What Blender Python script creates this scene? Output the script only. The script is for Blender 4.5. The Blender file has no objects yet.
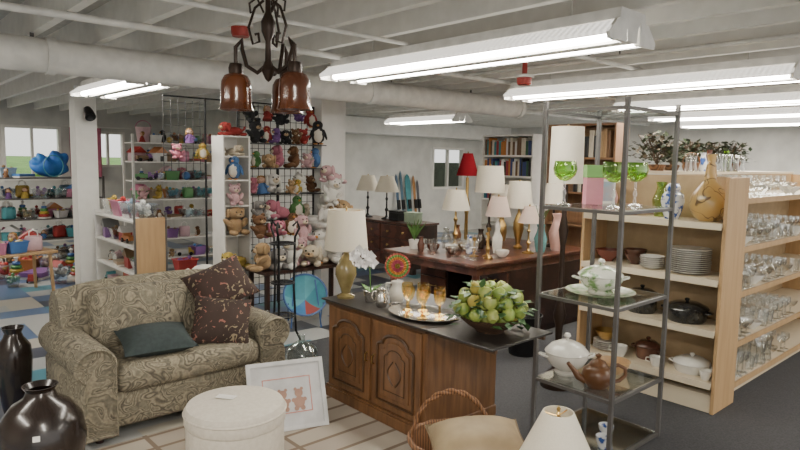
import bpy, bmesh, math, random
from mathutils import Vector, Matrix
random.seed(11)
PI=math.pi; R=math.radians
S=bpy.context.scene; COL=S.collection
sin,cos=math.sin,math.cos
# ---------------------------------------------------------------- camera
F=620.; PITCH=R(6.0); ROLL=.018; H=1.65
f0=Vector((.669,.743,0)).normalized(); r0=Vector((f0.y,-f0.x,0))
fv=f0*cos(PITCH)-Vector((0,0,1))*sin(PITCH); u0=r0.cross(fv)
rv=r0*cos(ROLL)+u0*sin(ROLL); uv=u0*cos(ROLL)-r0*sin(ROLL)
cd=bpy.data.cameras.new('camera'); cam=bpy.data.objects.new('camera',cd); COL.objects.link(cam)
mw=Matrix.Identity(4)
for i in range(3):
    mw[i][0]=rv[i]; mw[i][1]=uv[i]; mw[i][2]=-fv[i]
mw[0][3],mw[1][3],mw[2][3]=0,0,H
cam.matrix_world=mw; cd.sensor_width=36; cd.lens=F/800*36; cd.clip_start=.05
S.camera=cam
# ---------------------------------------------------------------- materials
MATS={}
def ramp(N,L,src,c1,c2,lo,hi,const=False):
    r=N.new('ShaderNodeValToRGB'); e=r.color_ramp.elements
    e[0].position=lo; e[1].position=hi; e[0].color=(*c1,1); e[1].color=(*c2,1)
    L.new(src,r.inputs[0]); return r
def M(name,c,rough=.5,metal=0,c2=None,scale=9,tex='noise',bump=0,emit=0,stretch=(1,1,1),lo=.35,hi=.65,dist=0,coat=0):
    if name in MATS: return MATS[name]
    m=bpy.data.materials.new(name); m.use_nodes=True; N=m.node_tree.nodes; L=m.node_tree.links
    b=N['Principled BSDF']; b.inputs['Roughness'].default_value=rough; b.inputs['Metallic'].default_value=metal
    if coat: b.inputs['Coat Weight'].default_value=coat
    if c2 is None: c2=tuple(x*.82 for x in c)
    tc=N.new('ShaderNodeTexCoord'); mp=N.new('ShaderNodeMapping'); L.new(tc.outputs['Object'],mp.inputs['Vector'])
    mp.inputs['Scale'].default_value=stretch
    if tex=='wave':
        t=N.new('ShaderNodeTexWave'); t.inputs['Scale'].default_value=scale; t.inputs['Distortion'].default_value=dist or 6
        t.inputs['Detail'].default_value=3
    elif tex=='voronoi':
        t=N.new('ShaderNodeTexVoronoi'); t.inputs['Scale'].default_value=scale
    elif tex=='check':
        t=N.new('ShaderNodeTexChecker'); t.inputs['Scale'].default_value=scale
    else:
        t=N.new('ShaderNodeTexNoise'); t.inputs['Scale'].default_value=scale; t.inputs['Detail'].default_value=4
        t.inputs['Distortion'].default_value=dist
    L.new(mp.outputs[0],t.inputs['Vector'])
    src=t.outputs[1] if tex in('wave','check') else t.outputs[0]
    rp=ramp(N,L,src,c,c2,lo,hi); L.new(rp.outputs[0],b.inputs['Base Color'])
    if bump:
        bp=N.new('ShaderNodeBump'); bp.inputs['Strength'].default_value=bump; bp.inputs['Distance'].default_value=.01
        L.new(src,bp.inputs['Height']); L.new(bp.outputs[0],b.inputs['Normal'])
    if emit:
        b.inputs['Emission Color'].default_value=(1,.95,.86,1); b.inputs['Emission Strength'].default_value=emit
    MATS[name]=m; return m
def glass(name,tint=(.97,.975,.96),gloss=.25):
    if name in MATS: return MATS[name]
    m=bpy.data.materials.new(name); m.use_nodes=True; N=m.node_tree.nodes; L=m.node_tree.links
    N.remove(N['Principled BSDF']); out=N['Material Output']
    tr=N.new('ShaderNodeBsdfTransparent'); tr.inputs[0].default_value=(*tint,1)
    gl=N.new('ShaderNodeBsdfGlossy'); gl.inputs['Roughness'].default_value=.08
    no=N.new('ShaderNodeTexNoise'); no.inputs['Scale'].default_value=6
    rp=ramp(N,L,no.outputs[0],tuple(.75+.2*t for t in tint),tuple(.7+.3*t for t in tint),.3,.7); L.new(rp.outputs[0],gl.inputs[0])
    lw=N.new('ShaderNodeLayerWeight'); lw.inputs[0].default_value=.35
    mr=N.new('ShaderNodeMapRange'); L.new(lw.outputs['Facing'],mr.inputs[0]); mr.inputs[3].default_value=gloss*.35; mr.inputs[4].default_value=min(.95,gloss*2.6)
    mx=N.new('ShaderNodeMixShader'); L.new(mr.outputs[0],mx.inputs[0]); L.new(tr.outputs[0],mx.inputs[1]); L.new(gl.outputs[0],mx.inputs[2])
    L.new(mx.outputs[0],out.inputs[0]); MATS[name]=m; return m
def cloth_shade(name,c):
    if name in MATS: return MATS[name]
    m=bpy.data.materials.new(name); m.use_nodes=True; N=m.node_tree.nodes; L=m.node_tree.links
    N.remove(N['Principled BSDF']); out=N['Material Output']
    no=N.new('ShaderNodeTexNoise'); no.inputs['Scale'].default_value=60
    rp=ramp(N,L,no.outputs[0],c,tuple(x*.93 for x in c),.3,.7)
    d=N.new('ShaderNodeBsdfDiffuse'); t=N.new('ShaderNodeBsdfTranslucent'); mx=N.new('ShaderNodeMixShader'); mx.inputs[0].default_value=.35
    L.new(rp.outputs[0],d.inputs[0]); L.new(rp.outputs[0],t.inputs[0]); L.new(d.outputs[0],mx.inputs[1]); L.new(t.outputs[0],mx.inputs[2]); L.new(mx.outputs[0],out.inputs[0])
    MATS[name]=m; return m
def tile_mat():
    m=bpy.data.materials.new('vinyl_tile'); m.use_nodes=True; N=m.node_tree.nodes; L=m.node_tree.links; b=N['Principled BSDF']
    tc=N.new('ShaderNodeTexCoord'); sn=N.new('ShaderNodeVectorMath'); sn.operation='SNAP'; sn.inputs[1].default_value=(.31,.31,9)
    L.new(tc.outputs['Object'],sn.inputs[0]); wn=N.new('ShaderNodeTexWhiteNoise'); wn.noise_dimensions='2D'; L.new(sn.outputs[0],wn.inputs['Vector'])
    r=N.new('ShaderNodeValToRGB'); r.color_ramp.interpolation='CONSTANT'; e=r.color_ramp.elements
    e[0].color=(.40,.41,.40,1); e[1].position=.3; e[1].color=(.08,.14,.26,1)
    for p,c in ((.58,(.48,.45,.38,1)),(.74,(.045,.055,.08,1)),(.9,(.06,.22,.28,1))):
        k=e.new(p); k.color=c
    L.new(wn.outputs[0],r.inputs[0]); L.new(r.outputs[0],b.inputs['Base Color']); b.inputs['Roughness'].default_value=.3
    return m
def rug_mat():
    m=bpy.data.materials.new('plaid_rug'); m.use_nodes=True; N=m.node_tree.nodes; L=m.node_tree.links; b=N['Principled BSDF']
    tc=N.new('ShaderNodeTexCoord'); t=N.new('ShaderNodeTexBrick'); L.new(tc.outputs['Object'],t.inputs['Vector'])
    t.offset=0; t.inputs['Color1'].default_value=(.43,.38,.31,1); t.inputs['Color2'].default_value=(.35,.30,.245,1); t.inputs['Mortar'].default_value=(.19,.14,.10,1)
    t.inputs['Scale'].default_value=1; t.inputs['Mortar Size'].default_value=.016; t.inputs['Mortar Smooth'].default_value=.3; t.inputs['Brick Width'].default_value=.62; t.inputs['Row Height'].default_value=.17
    L.new(t.outputs[0],b.inputs['Base Color']); b.inputs['Roughness'].default_value=.9
    return m
WHITE=M('white_paint',(.79,.77,.72),.5,c2=(.73,.71,.66))
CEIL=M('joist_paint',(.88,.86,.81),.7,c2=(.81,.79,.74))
DECK=M('ceiling_deck_shaded',(.56,.54,.50),.8,c2=(.48,.46,.43))  # darker than the joists: shade of the gaps put into the deck colour
WALL=M('wall_paint',(.66,.65,.605),.7,scale=3)
CREAM=M('cream_laminate',(.68,.59,.44),.45,c2=(.64,.55,.41))
TANBACK=M('tan_pegboard',(.42,.31,.18),.6,c2=(.37,.27,.155),scale=14)
MAPLE=M('maple_wood',(.50,.325,.165),.4,c2=(.43,.27,.13),scale=5,stretch=(6,6,.5))
OAK=M('brown_wood',(.20,.095,.038),.38,c2=(.118,.055,.023),scale=7,stretch=(5,5,.6),coat=.2)
OAKD=M('brown_wood_dark',(.09,.044,.019),.38,c2=(.058,.029,.013),scale=7,stretch=(5,5,.6))
BOOKW=M('bookcase_wood',(.27,.15,.075),.45,c2=(.2,.105,.052),scale=6,stretch=(5,5,.5))
MAHOG=M('mahogany_wood',(.11,.036,.02),.28,c2=(.06,.02,.011),tex='wave',scale=4,stretch=(.3,2,2),coat=.3)
DKWOOD=M('espresso_wood',(.045,.02,.014),.35,c2=(.027,.013,.009),tex='wave',scale=4)
BLACKTOP=M('black_laminate',(.02,.017,.015),.35,c2=(.032,.028,.025),scale=40)
BLACK=M('black_metal',(.012,.012,.013),.4,metal=.3)
GUN=M('gunmetal',(.14,.132,.125),.45,metal=.45)
CHROME=M('silver_metal',(.66,.63,.58),.22,metal=1)
BRASS=M('brass_metal',(.5,.33,.12),.3,metal=1)
BRONZE=M('dark_bronze',(.035,.02,.013),.4,metal=.5)
CLEAR=glass('clear_glass',(.93,.94,.93),gloss=.36); SHELFG=glass('shelf_glass',(.93,.97,.95),.25)
GREENG=glass('green_glass',(.58,.76,.22),.25); AMBERG=glass('amber_glass',(.97,.82,.48),.27); BOTTLEG=glass('bottle_glass',(.86,.92,.9),.3)
SHADE=cloth_shade('white_shade',(.88,.83,.72)); PINKSH=cloth_shade('blush_shade',(.8,.66,.58)); REDSH=cloth_shade('red_shade',(.33,.02,.03))
GLOW=M('tube_glow',(.95,.95,.9),.4,emit=48)
def reflector_glow_mat():
    m=M('reflector_glow_enamel',(.88,.86,.82),.35,c2=(.84,.82,.78),emit=1.2); N=m.node_tree.nodes; L=m.node_tree.links; b=N['Principled BSDF']  # reflector emits by itself, imitating tube light caught on its ribs
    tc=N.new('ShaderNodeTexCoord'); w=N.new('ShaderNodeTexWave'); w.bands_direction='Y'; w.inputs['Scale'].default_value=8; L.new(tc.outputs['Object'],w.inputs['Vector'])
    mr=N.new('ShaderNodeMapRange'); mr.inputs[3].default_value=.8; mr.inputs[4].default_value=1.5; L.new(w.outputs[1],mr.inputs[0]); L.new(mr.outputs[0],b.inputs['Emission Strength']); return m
REFL=reflector_glow_mat(); ENAM=M('white_enamel',(.84,.82,.78),.35)
CERW=M('white_ceramic',(.78,.75,.68),.2,coat=.3)
def sofa_mat():
    m=bpy.data.materials.new('paisley_fabric'); m.use_nodes=True; N=m.node_tree.nodes; L=m.node_tree.links; b=N['Principled BSDF']; b.inputs['Roughness'].default_value=.85
    tc=N.new('ShaderNodeTexCoord'); t=N.new('ShaderNodeTexNoise'); t.inputs['Scale'].default_value=5.2; t.inputs['Detail'].default_value=1.3; t.inputs['Distortion'].default_value=1.8
    L.new(tc.outputs['Object'],t.inputs['Vector']); r=N.new('ShaderNodeValToRGB'); e=r.color_ramp.elements
    OL=(.13,.114,.083,1); BE=(.285,.248,.178,1); GR=(.188,.167,.124,1); DK=(.085,.073,.054,1)
    stops=[(.30,GR),(.36,BE),(.385,BE),(.40,OL),(.43,GR),(.455,BE),(.475,DK),(.49,OL),(.52,BE),(.545,BE),(.56,DK),(.585,GR),(.61,BE),(.635,OL),(.68,GR)]
    e[0].position,e[0].color=stops[0]; e[1].position,e[1].color=stops[-1]
    for p,c in stops[1:-1]: k=e.new(p); k.color=c
    L.new(t.outputs[0],r.inputs[0])
    t2=N.new('ShaderNodeTexNoise'); t2.inputs['Scale'].default_value=60; L.new(tc.outputs['Object'],t2.inputs['Vector']); r2_=ramp(N,L,t2.outputs[0],(.82,.82,.8),(1.08,1.08,1.06),.4,.6)
    mx=N.new('ShaderNodeMix'); mx.data_type='RGBA'; mx.blend_type='MULTIPLY'; mx.inputs[0].default_value=1
    L.new(r.outputs[0],mx.inputs[6]); L.new(r2_.outputs[0],mx.inputs[7]); L.new(mx.outputs[2],b.inputs['Base Color']); return m
SOFA=sofa_mat()
def floral_mat(name,base,sc):
    m=M(name,base,.9,c2=tuple(x*.72 for x in base),scale=6); N=m.node_tree.nodes; L=m.node_tree.links; b=N['Principled BSDF']
    rp=[n for n in N if n.type=='VALTORGB'][0]; mp=[n for n in N if n.type=='MAPPING'][0]
    w=N.new('ShaderNodeTexNoise'); w.inputs['Scale'].default_value=sc; w.inputs['Distortion'].default_value=2.2; w.inputs['Detail'].default_value=2; L.new(mp.outputs[0],w.inputs['Vector'])
    r2_=ramp(N,L,w.outputs[0],(0,0,0),(1,1,1),.605,.622)
    c=N.new('ShaderNodeTexNoise'); c.inputs['Scale'].default_value=9; L.new(mp.outputs[0],c.inputs['Vector']); rc=ramp(N,L,c.outputs[0],(.25,.10,.075),(.23,.185,.11),.45,.55)
    mx=N.new('ShaderNodeMix'); mx.data_type='RGBA'; L.new(r2_.outputs[0],mx.inputs[0]); L.new(rp.outputs[0],mx.inputs[6]); L.new(rc.outputs[0],mx.inputs[7]); L.new(mx.outputs[2],b.inputs['Base Color']); return m
FLORAL=floral_mat('floral_fabric',(.042,.024,.018),17); FLORAL2=floral_mat('floral_fabric_dark',(.048,.026,.02),15)
DKGREEN=M('dark_teal_cloth',(.03,.044,.044),.85,c2=(.022,.033,.033),scale=40)
# ---------------------------------------------------------------- mesh helpers
def BM(): return bmesh.new()
def box(bm,c,s,rz=0,m=None):
    mt=Matrix.Translation(Vector(c))@(m if m is not None else Matrix.Rotation(rz,4,'Z'))@Matrix.Diagonal((s[0],s[1],s[2],1))
    bmesh.ops.create_cube(bm,size=1,matrix=mt)
def bb(bm,x0,x1,y0,y1,z0,z1): box(bm,((x0+x1)/2,(y0+y1)/2,(z0+z1)/2),(x1-x0,y1-y0,z1-z0))
def merge(bm,b2,mt=None):
    me=bpy.data.meshes.new('tmp'); b2.to_mesh(me); b2.free()
    if mt is not None: me.transform(mt)
    bm.from_mesh(me); bpy.data.meshes.remove(me)
def rbox(bm,c,s,bev,seg=3,m=None):
    b=BM(); bmesh.ops.create_cube(b,size=1,matrix=Matrix.Diagonal((s[0],s[1],s[2],1)))
    bmesh.ops.bevel(b,geom=b.edges[:],offset=bev,segments=seg,affect='EDGES',profile=.5)
    merge(bm,b,Matrix.Translation(Vector(c))@(m if m is not None else Matrix.Identity(4)))
def lathe(bm,prof,seg=20,c=(0,0,0),m=None):
    c=Vector(c); rings=[]
    def tr(v): return (m@v if m is not None else v)+c
    for r,z in prof:
        if r<1e-5: rings.append([bm.verts.new(tr(Vector((0,0,z))))])
        else: rings.append([bm.verts.new(tr(Vector((r*cos(2*PI*i/seg),r*sin(2*PI*i/seg),z)))) for i in range(seg)])
    for a,b in zip(rings,rings[1:]):
        if len(a)==1 and len(b)==1: continue
        for i in range(seg):
            j=(i+1)%seg
            if len(a)==1: bm.faces.new((a[0],b[i],b[j]))
            elif len(b)==1: bm.faces.new((a[i],a[j],b[0]))
            else: bm.faces.new((a[i],a[j],b[j],b[i]))
def tube(bm,pts,r,seg=8,closed=False):
    pts=[Vector(p) for p in pts]; n=len(pts); rs=r if isinstance(r,(list,tuple)) else [r]*n
    rings=[]; nrm=None
    for i,p in enumerate(pts):
        a=pts[(i-1)%n] if (closed or i>0) else p; b=pts[(i+1)%n] if (closed or i<n-1) else p
        t=(b-a).normalized()
        if nrm is None:
            nrm=t.orthogonal().normalized()
        else:
            nrm=(nrm-t*nrm.dot(t))
            nrm=nrm.normalized() if nrm.length>1e-6 else t.orthogonal().normalized()
        bn=t.cross(nrm)
        rings.append([bm.verts.new(p+(nrm*cos(2*PI*k/seg)+bn*sin(2*PI*k/seg))*rs[i]) for k in range(seg)])
    for i in range(n if closed else n-1):
        a=rings[i]; b=rings[(i+1)%n]
        for k in range(seg):
            bm.faces.new((a[k],a[(k+1)%seg],b[(k+1)%seg],b[k]))
    if not closed:
        bm.faces.new(rings[0]); bm.faces.new(rings[-1])
def blob(bm,c,r,sub=2,m=None):
    if not isinstance(r,(list,tuple)): r=(r,r,r)
    bmesh.ops.create_icosphere(bm,subdivisions=sub,radius=1,matrix=Matrix.Translation(Vector(c))@(m if m is not None else Matrix.Identity(4))@Matrix.Diagonal((r[0],r[1],r[2],1)))
def prism(bm,pts,y0,y1,axis='y'):
    def v(p,t): return Vector((p[0],t,p[1])) if axis=='y' else (Vector((t,p[0],p[1])) if axis=='x' else Vector((p[0],p[1],t)))
    a=[bm.verts.new(v(p,y0)) for p in pts]; b=[bm.verts.new(v(p,y1)) for p in pts]; n=len(pts)
    bm.faces.new(a); bm.faces.new(b)
    for i in range(n): bm.faces.new((a[i],a[(i+1)%n],b[(i+1)%n],b[i]))
def pillow(bm,w,h,t,n=14,pinch=.07):
    for s in (1,-1):
        g=[]
        for i in range(n+1):
            row=[]
            for j in range(n+1):
                u=-1+2*i/n; v=-1+2*j/n
                z=s*t/2*max(0,(1-abs(u)**2.4)*(1-abs(v)**2.4))**.6
                row.append(bm.verts.new((w/2*u*(1-pinch*(1-v*v)),h/2*v*(1-pinch*(1-u*u)),z)))
            g.append(row)
        for i in range(n):
            for j in range(n): bm.faces.new((g[i][j],g[i+1][j],g[i+1][j+1],g[i][j+1]))
    bmesh.ops.remove_doubles(bm,verts=bm.verts[:],dist=1e-5)
def obj(name,bm,mat,parent=None,loc=None,rot=None,smooth=True,bevel=0):
    bmesh.ops.recalc_face_normals(bm,faces=bm.faces[:])
    me=bpy.data.meshes.new(name); bm.to_mesh(me); bm.free()
    if smooth:
        for p in me.polygons: p.use_smooth=True
        me.set_sharp_from_angle(angle=R(40))
    me.materials.append(mat)
    o=bpy.data.objects.new(name,me); COL.objects.link(o)
    if parent: o.parent=parent
    if loc: o.location=loc
    if rot: o.rotation_euler=rot
    if bevel:
        md=o.modifiers.new('bevel','BEVEL'); md.width=bevel; md.segments=2; md.limit_method='ANGLE'
    return o
def tag(o,label,cat,group=None):
    o['label']=label; o['category']=cat
    if group: o['group']=group
    return o
def thing(name,label,cat,loc=(0,0,0),rz=0,group=None):
    o=bpy.data.objects.new(name,None); COL.objects.link(o); o.location=loc; o.rotation_euler=(0,0,rz); o.empty_display_size=.1
    return tag(o,label,cat,group)
def struct(name,bm,mat,parent=None,smooth=False):
    o=obj(name,bm,mat,parent,smooth=smooth)
    if not parent: o['kind']='structure'
    return o
def setmat(o,m):
    o.material_slots[0].link='OBJECT'; o.material_slots[0].material=m
class Proto:
    def __init__(s,root): s.r=root; s.used=False
    def put(s,loc,rz=0,label=None,group=None,scale=None,mats=None,rot=None):
        if not s.used: o=s.r; s.used=True; kids=list(o.children)
        else:
            o=s.r.copy(); COL.objects.link(o); kids=[]
            for ch in s.r.children:
                c=ch.copy(); COL.objects.link(c); c.parent=o; kids.append(c)
                for g in ch.children:
                    d=g.copy(); COL.objects.link(d); d.parent=c
        o.location=loc; o.rotation_euler=rot if rot else (0,0,rz)
        if scale is not None: o.scale=scale if isinstance(scale,(tuple,list)) else (scale,)*3
        if label: o['label']=label
        if group: o['group']=group
        elif 'group' in o.keys(): del o['group']
        if mats:
            for k in ([o] if o.type=='MESH' else [])+kids:
                b=k.name.split('.')[0]
                if b in mats: setmat(k,mats[b])
        return o
def lathe_obj(name,prof,mat,parent=None,loc=None,seg=24):
    b=BM(); lathe(b,prof,seg); return obj(name,b,mat,parent,loc)
def r2(cx,cy,rz,lx,ly): return (cx+lx*cos(rz)-ly*sin(rz), cy+lx*sin(rz)+ly*cos(rz))
# ---------------------------------------------------------------- the setting
b=BM(); bb(b,-4,12.1,-3,13.2,-.1,0); struct('floor',b,tile_mat())
CARPET=M('grey_carpet',(.036,.036,.039),.95,c2=(.055,.055,.06),scale=90,bump=.3)
b=BM(); bb(b,2.53,12,-3,4.6,0,.004); struct('floor_carpet',b,CARPET)
b=BM(); bb(b,.1,2.52,.8,3.6,0,.004); o=obj('rug',b,rug_mat(),smooth=False); tag(o,'cream and brown striped plaid rug under the ottoman and cabinet','rug')
Z0=.0045
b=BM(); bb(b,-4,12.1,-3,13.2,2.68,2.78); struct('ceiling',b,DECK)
k=0
x=-3.6
while x<12:
    b=BM(); bb(b,x-.028,x+.028,-3,13,2.45,2.68); struct('trim_%d'%(k+1),b,CEIL); k+=1; x+=.42
b=BM(); bb(b,5.2,12,9.4,9.99,2.15,2.45); struct('trim_soffit',b,CEIL)
def wall_y(name,y,x0,x1,holes,mat=WALL,t=.15,z1=2.68):
    b=BM(); xs=x0
    for (a,c,z0,zt) in holes:
        bb(b,xs,a,y,y+t,0,z1); bb(b,a,c,y,y+t,0,z0); bb(b,a,c,y,y+t,zt,z1); xs=c
    bb(b,xs,x1,y,y+t,0,z1); struct(name,b,mat)
wall_y('wall_back_left',13,-4,5.15,[(2.15,3.1,1.15,2.15),(3.62,4.25,1.4,2.1)])
wall_y('wall_back_center',10,5.0,12,[(9.95,11,1.0,1.95)])
b=BM(); bb(b,5.0,5.15,10.15,13,0,2.68); struct('wall_return',b,WALL)
b=BM(); bb(b,12,12.15,-3,10.15,0,2.68); struct('wall_right',b,WALL)
b=BM(); bb(b,-4.15,-4,-3,13.15,0,2.68); struct('wall_left',b,WALL)
PANE=glass('pane_glass',(.97,.98,.98),.04)
for i,(a,c,z0,z1,y) in enumerate(((2.15,3.1,1.15,2.15,13),(3.62,4.25,1.4,2.1,13),(9.95,11,1.0,1.95,10))):
    b=BM(); w=.05
    bb(b,a,a+w,y-.02,y+.1,z0,z1); bb(b,c-w,c,y-.02,y+.1,z0,z1); bb(b,a+w,c-w,y-.02,y+.1,z0,z0+w); bb(b,a+w,c-w,y-.02,y+.1,z1-w,z1); mx=(a+c)/2
    bb(b,mx-.02,mx+.02,y,y+.08,z0+w,z1-w)
    fr=struct('window_%d'%(i+1),b,WHITE)
    b=BM(); bb(b,a+w,mx-.02,y+.03,y+.036,z0+w,z1-w); bb(b,mx+.02,c-w,y+.03,y+.036,z0+w,z1-w); obj('window_pane',b,PANE,fr)
b=BM(); bb(b,-6,16,13.6,13.8,.2,1.25); v=BM(); prism(v,[(13.8,1.25),(24,1.55),(24,.9),(13.8,.9)],-8,18,'x'); merge(b,v); struct('lawn_outside',b,M('lawn',(.22,.42,.10),.9,c2=(.14,.3,.07),scale=3))
b=BM(); bb(b,8.5,13,10.6,10.8,.0,1.6); struct('hedge_outside',b,M('hedge',(.07,.10,.06),.9,c2=(.03,.05,.03),scale=6))
# columns
COLW=M('column_paint',(.84,.82,.77),.5,c2=(.79,.77,.72))
b=BM(); bb(b,4.13,4.47,5.96,6.28,0,2.45); struct('column_center',b,COLW)
b=BM(); bb(b,2.09,2.33,8.1,8.34,0,2.45); struct('column_left',b,COLW)
# pipes
PIPE=M('pipe_paint',(.84,.82,.77),.45)
t=thing('duct_pipe','thick white painted pipe running below the ceiling joists','pipe',(3,4.83,2.31))
b=BM(); tube(b,[(-4.5,0,0),(3.3,0,0)],.115,20); obj('pipe_run',b,PIPE,t)
for x in (-1.9,.9,3.25):
    b=BM(); lathe(b,[(.117,-.03),(.127,-.03),(.127,.03),(.117,.03)],20,(x,0,0),Matrix.Rotation(PI/2,3,'Y')); obj('coupling',b,PIPE,t)
for x in (-2,0.6,2.4):
    b=BM(); tube(b,[(x,0,.11),(x,0,.145)],.012,6); obj('hanger',b,GUN,t)
def pipe(name,label,p0,p1,r):
    t=thing(name,label,'pipe',p0); d=Vector(p1)-Vector(p0)
    b=BM(); tube(b,[(0,0,0),d],r,10); obj('pipe_run',b,PIPE,t)
    for f in (.1,.4,.7):
        q=d*f; b=BM(); tube(b,[(q.x,q.y,q.z+r*.6),(q.x,q.y,2.681-p0[2])],.006,6); obj('strap',b,GUN,t)
pipe('thin_pipe','thin white painted pipe parallel to the thick duct pipe',(-3,3.95,2.427),(7,3.95,2.427),.023)
pipe('conduit','white conduit running under the ceiling beyond the nearest fluorescent light',(4.3,-1,2.433),(4.3,7.5,2.433),.017)
pipe('water_pipe','white water pipe along the ceiling behind the duct pipe',(3,5.9,2.421),(11.8,5.9,2.421),.029)
pipe('water_pipe','white water pipe crossing the ceiling at upper right above the crockery',(2.2,.9,2.421),(10,.9,2.421),.029)
pipe('water_pipe','white water pipe crossing the ceiling between the fluorescent light ends',(3.4,2.6,2.431),(11.5,2.6,2.431),.018)
pipe('thin_pipe','second thin pipe nearer the chandelier at upper left',(-2,3.2,2.435),(3.6,3.2,2.435),.014)
# ---------------------------------------------------------------- fluorescent lights
def fixture(x,y0,y1,z,label,grp='hanging fluorescent lights'):
    t=thing('fluorescent_light',label,'light',(x,(y0+y1)/2,z)); l=(y1-y0)/2
    b=BM(); prism(b,[(-.045,.018),(.045,.018),(.06,.10),(.13,.12),(.12,.175),(-.12,.175),(-.13,.12),(-.06,.10)],-l,l); obj('housing',b,ENAM,t,smooth=False)
    for s in (-1,1):
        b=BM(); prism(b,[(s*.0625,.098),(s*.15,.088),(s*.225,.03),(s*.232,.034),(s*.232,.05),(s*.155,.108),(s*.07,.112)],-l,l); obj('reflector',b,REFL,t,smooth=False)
        b=BM(); tube(b,[(s*.12,-l+.05,.04),(s*.12,l-.05,.04)],.023,10); obj('tube',b,GLOW,t)
        for e in (-1,1):
            b=BM(); y0_,y1_=sorted((e*(l-.012),e*(l+.006))); prism(b,[(s*.065,.01),(s*.225,.01),(s*.234,.04),(s*.155,.118),(s*.07,.125)],y0_,y1_); obj('end_cap',b,ENAM,t,smooth=False)
            b=BM(); bb(b,s*.12-.015,s*.12+.015,e*(l-.035)-.014,e*(l-.035)+.014,.02,.09); obj('tube_socket',b,ENAM,t,smooth=False)
    for e in (-.7,.7):
        b=BM(); tube(b,[(0,e*l,.17),(0,e*l,2.69-z)],.008,6); obj('hanger',b,WHITE,t)
fixture(3.02,1.62,4.06,2.245,'nearest long fluorescent light above the metal display rack')
fixture(5.0,1.4,3.85,2.235,'fluorescent light above the end of the crockery shelving')
fixture(6.9,1.6,3.8,2.24,'fluorescent light behind the one over the crockery shelving')
fixture(8.6,1.9,4.2,2.24,'fluorescent light third behind the crockery shelving light')
fixture(10.4,2.2,4.6,2.24,'farthest right fluorescent light near the back of the shop')
fixture(2.05,5.5,7.2,2.24,'fluorescent light over the toy corner beside the left column')
fixture(7.2,6.6,8.2,2.24,'distant fluorescent light near the white back wall')
for (x,y,e) in ((.3,-.3,115),(4.5,-1.2,80),(-1.5,3,95),(.5,10.5,130),(7.5,-.3,70),(9.5,6.5,80)):  # fill lamps without fixtures, added to brighten the room
    ld=bpy.data.lights.new('fill_lamp','AREA'); ld.shape='RECTANGLE'; ld.size=.4; ld.size_y=2.4; ld.energy=e; ld.color=(1,.93,.82)
    lo=bpy.data.objects.new('fill_lamp',ld); COL.objects.link(lo); lo.location=(x,y,2.4)
w=bpy.data.worlds.new('world'); S.world=w; w.use_nodes=True
w.node_tree.nodes['Background'].inputs[0].default_value=(1,.98,.94,1); w.node_tree.nodes['Background'].inputs[1].default_value=1.6
# ---------------------------------------------------------------- sofa
t=thing('loveseat','olive paisley loveseat with rolled arms and three cushions','sofa',(1.56,4.03,Z0))
t.scale=(.97,1.04,.95)
b=BM(); rbox(b,(0,.0,.19),(1.0,.8,.22),.03); obj('base',b,SOFA,t)
for sx in (-1,1):
    for sy in (-1,1):
        b=BM(); lathe(b,[(0,0),(.022,0),(.032,.05),(.03,.09),(0,.09)],12,(sx*.56,sy*.34,0)); obj('foot',b,DKWOOD,t)
for s in (-1,1):
    NA=18; secs=[]
    def armsec(y,g):
        pr=[(.47+g,.04+g),(.47+g,.47)]
        for i in range(NA):
            a=PI-i*(PI*1.32)/(NA-1); pr.append((.585+(.118-g)*cos(a),.49+(.115-g)*sin(a)))
        pr+=[(.665-g,.36),(.665-g,.04+g)]
        return [(s*p[0],y,p[1]) for p in pr]
    b=BM()
    for (y,g) in ((-.4,.03),(-.418,.012),(-.405,.0),(.38,0),(.4,.02)):
        secs.append([b.verts.new(p) for p in armsec(y,g)])
    n=len(secs[0])
    for A,B in zip(secs,secs[1:]):
        for i in range(n): b.faces.new((A[i],A[(i+1)%n],B[(i+1)%n],B[i]))
    for A in (secs[0],secs[-1]):
        c=b.verts.new((s*.575,A[0].co.y,.3)); lo_=b.verts.new((s*.588,A[0].co.y,.49))
        for i in range(n):
            j=(i+1)%n
            hub=lo_ if 2<=i<NA+1 else c
            if i in (1,NA+1): b.faces.new((A[i],A[j],lo_))
            else: b.faces.new((A[i],A[j],hub))
        b.faces.new((A[1],lo_,c)); b.faces.new((A[(NA+2)%n],lo_,c))
    obj('arm',b,SOFA,t)
b=BM(); rbox(b,(0,-.13,.375),(.94,.6,.18),.065,4); obj('seat_cushion',b,SOFA,t)
b=BM(); n=16; g=[]
for i in range(n+1):
    u=-1+2*i/n
    top=.88-.06*abs(u)**3
    row=[]
    for (yy,zz) in ((.13,.28),(.12,.5),(.15,.7),(.19,top-.05),(.26,top),(.35,top-.02),(.41,top-.1),(.42,.5),(.42,.1),(.2,.1)):
        row.append(b.verts.new((u*.62,yy+.02*abs(u)**2,zz)))
    g.append(row)
for i in range(n):
    for j in range(10): b.faces.new((g[i][j],g[i+1][j],g[i+1][(j+1)%10],g[i][(j+1)%10]))
b.faces.new(g[0]); b.faces.new(g[-1]); obj('back',b,SOFA,t)
b=BM(); rbox(b,(0,.11,.63),(.93,.2,.42),.08,4,Matrix.Rotation(R(-10),4,'X')); obj('back_cushion',b,SOFA,t)
def cushion(label,loc,rot,w,h,th,mat,name='throw_pillow',pipe_m=None):
    t=thing(name,label,'cushion',loc); t.rotation_euler=rot
    b=BM(); pillow(b,w,h,th); obj('pillow_cover',b,mat,t)
    if pipe_m:
        pts=[]
        for k_ in range(4):
            for i in range(10):
                f=-1+2*i/10; u,v=((f,-1),(1,f),(-f,1),(-1,-f))[k_]
                pts.append((w/2*u*(1-.07*(1-v*v)),h/2*v*(1-.07*(1-u*u)),0))
        b=BM(); tube(b,pts,.006,6,True); obj('piping',b,pipe_m,t)
    return t
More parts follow.
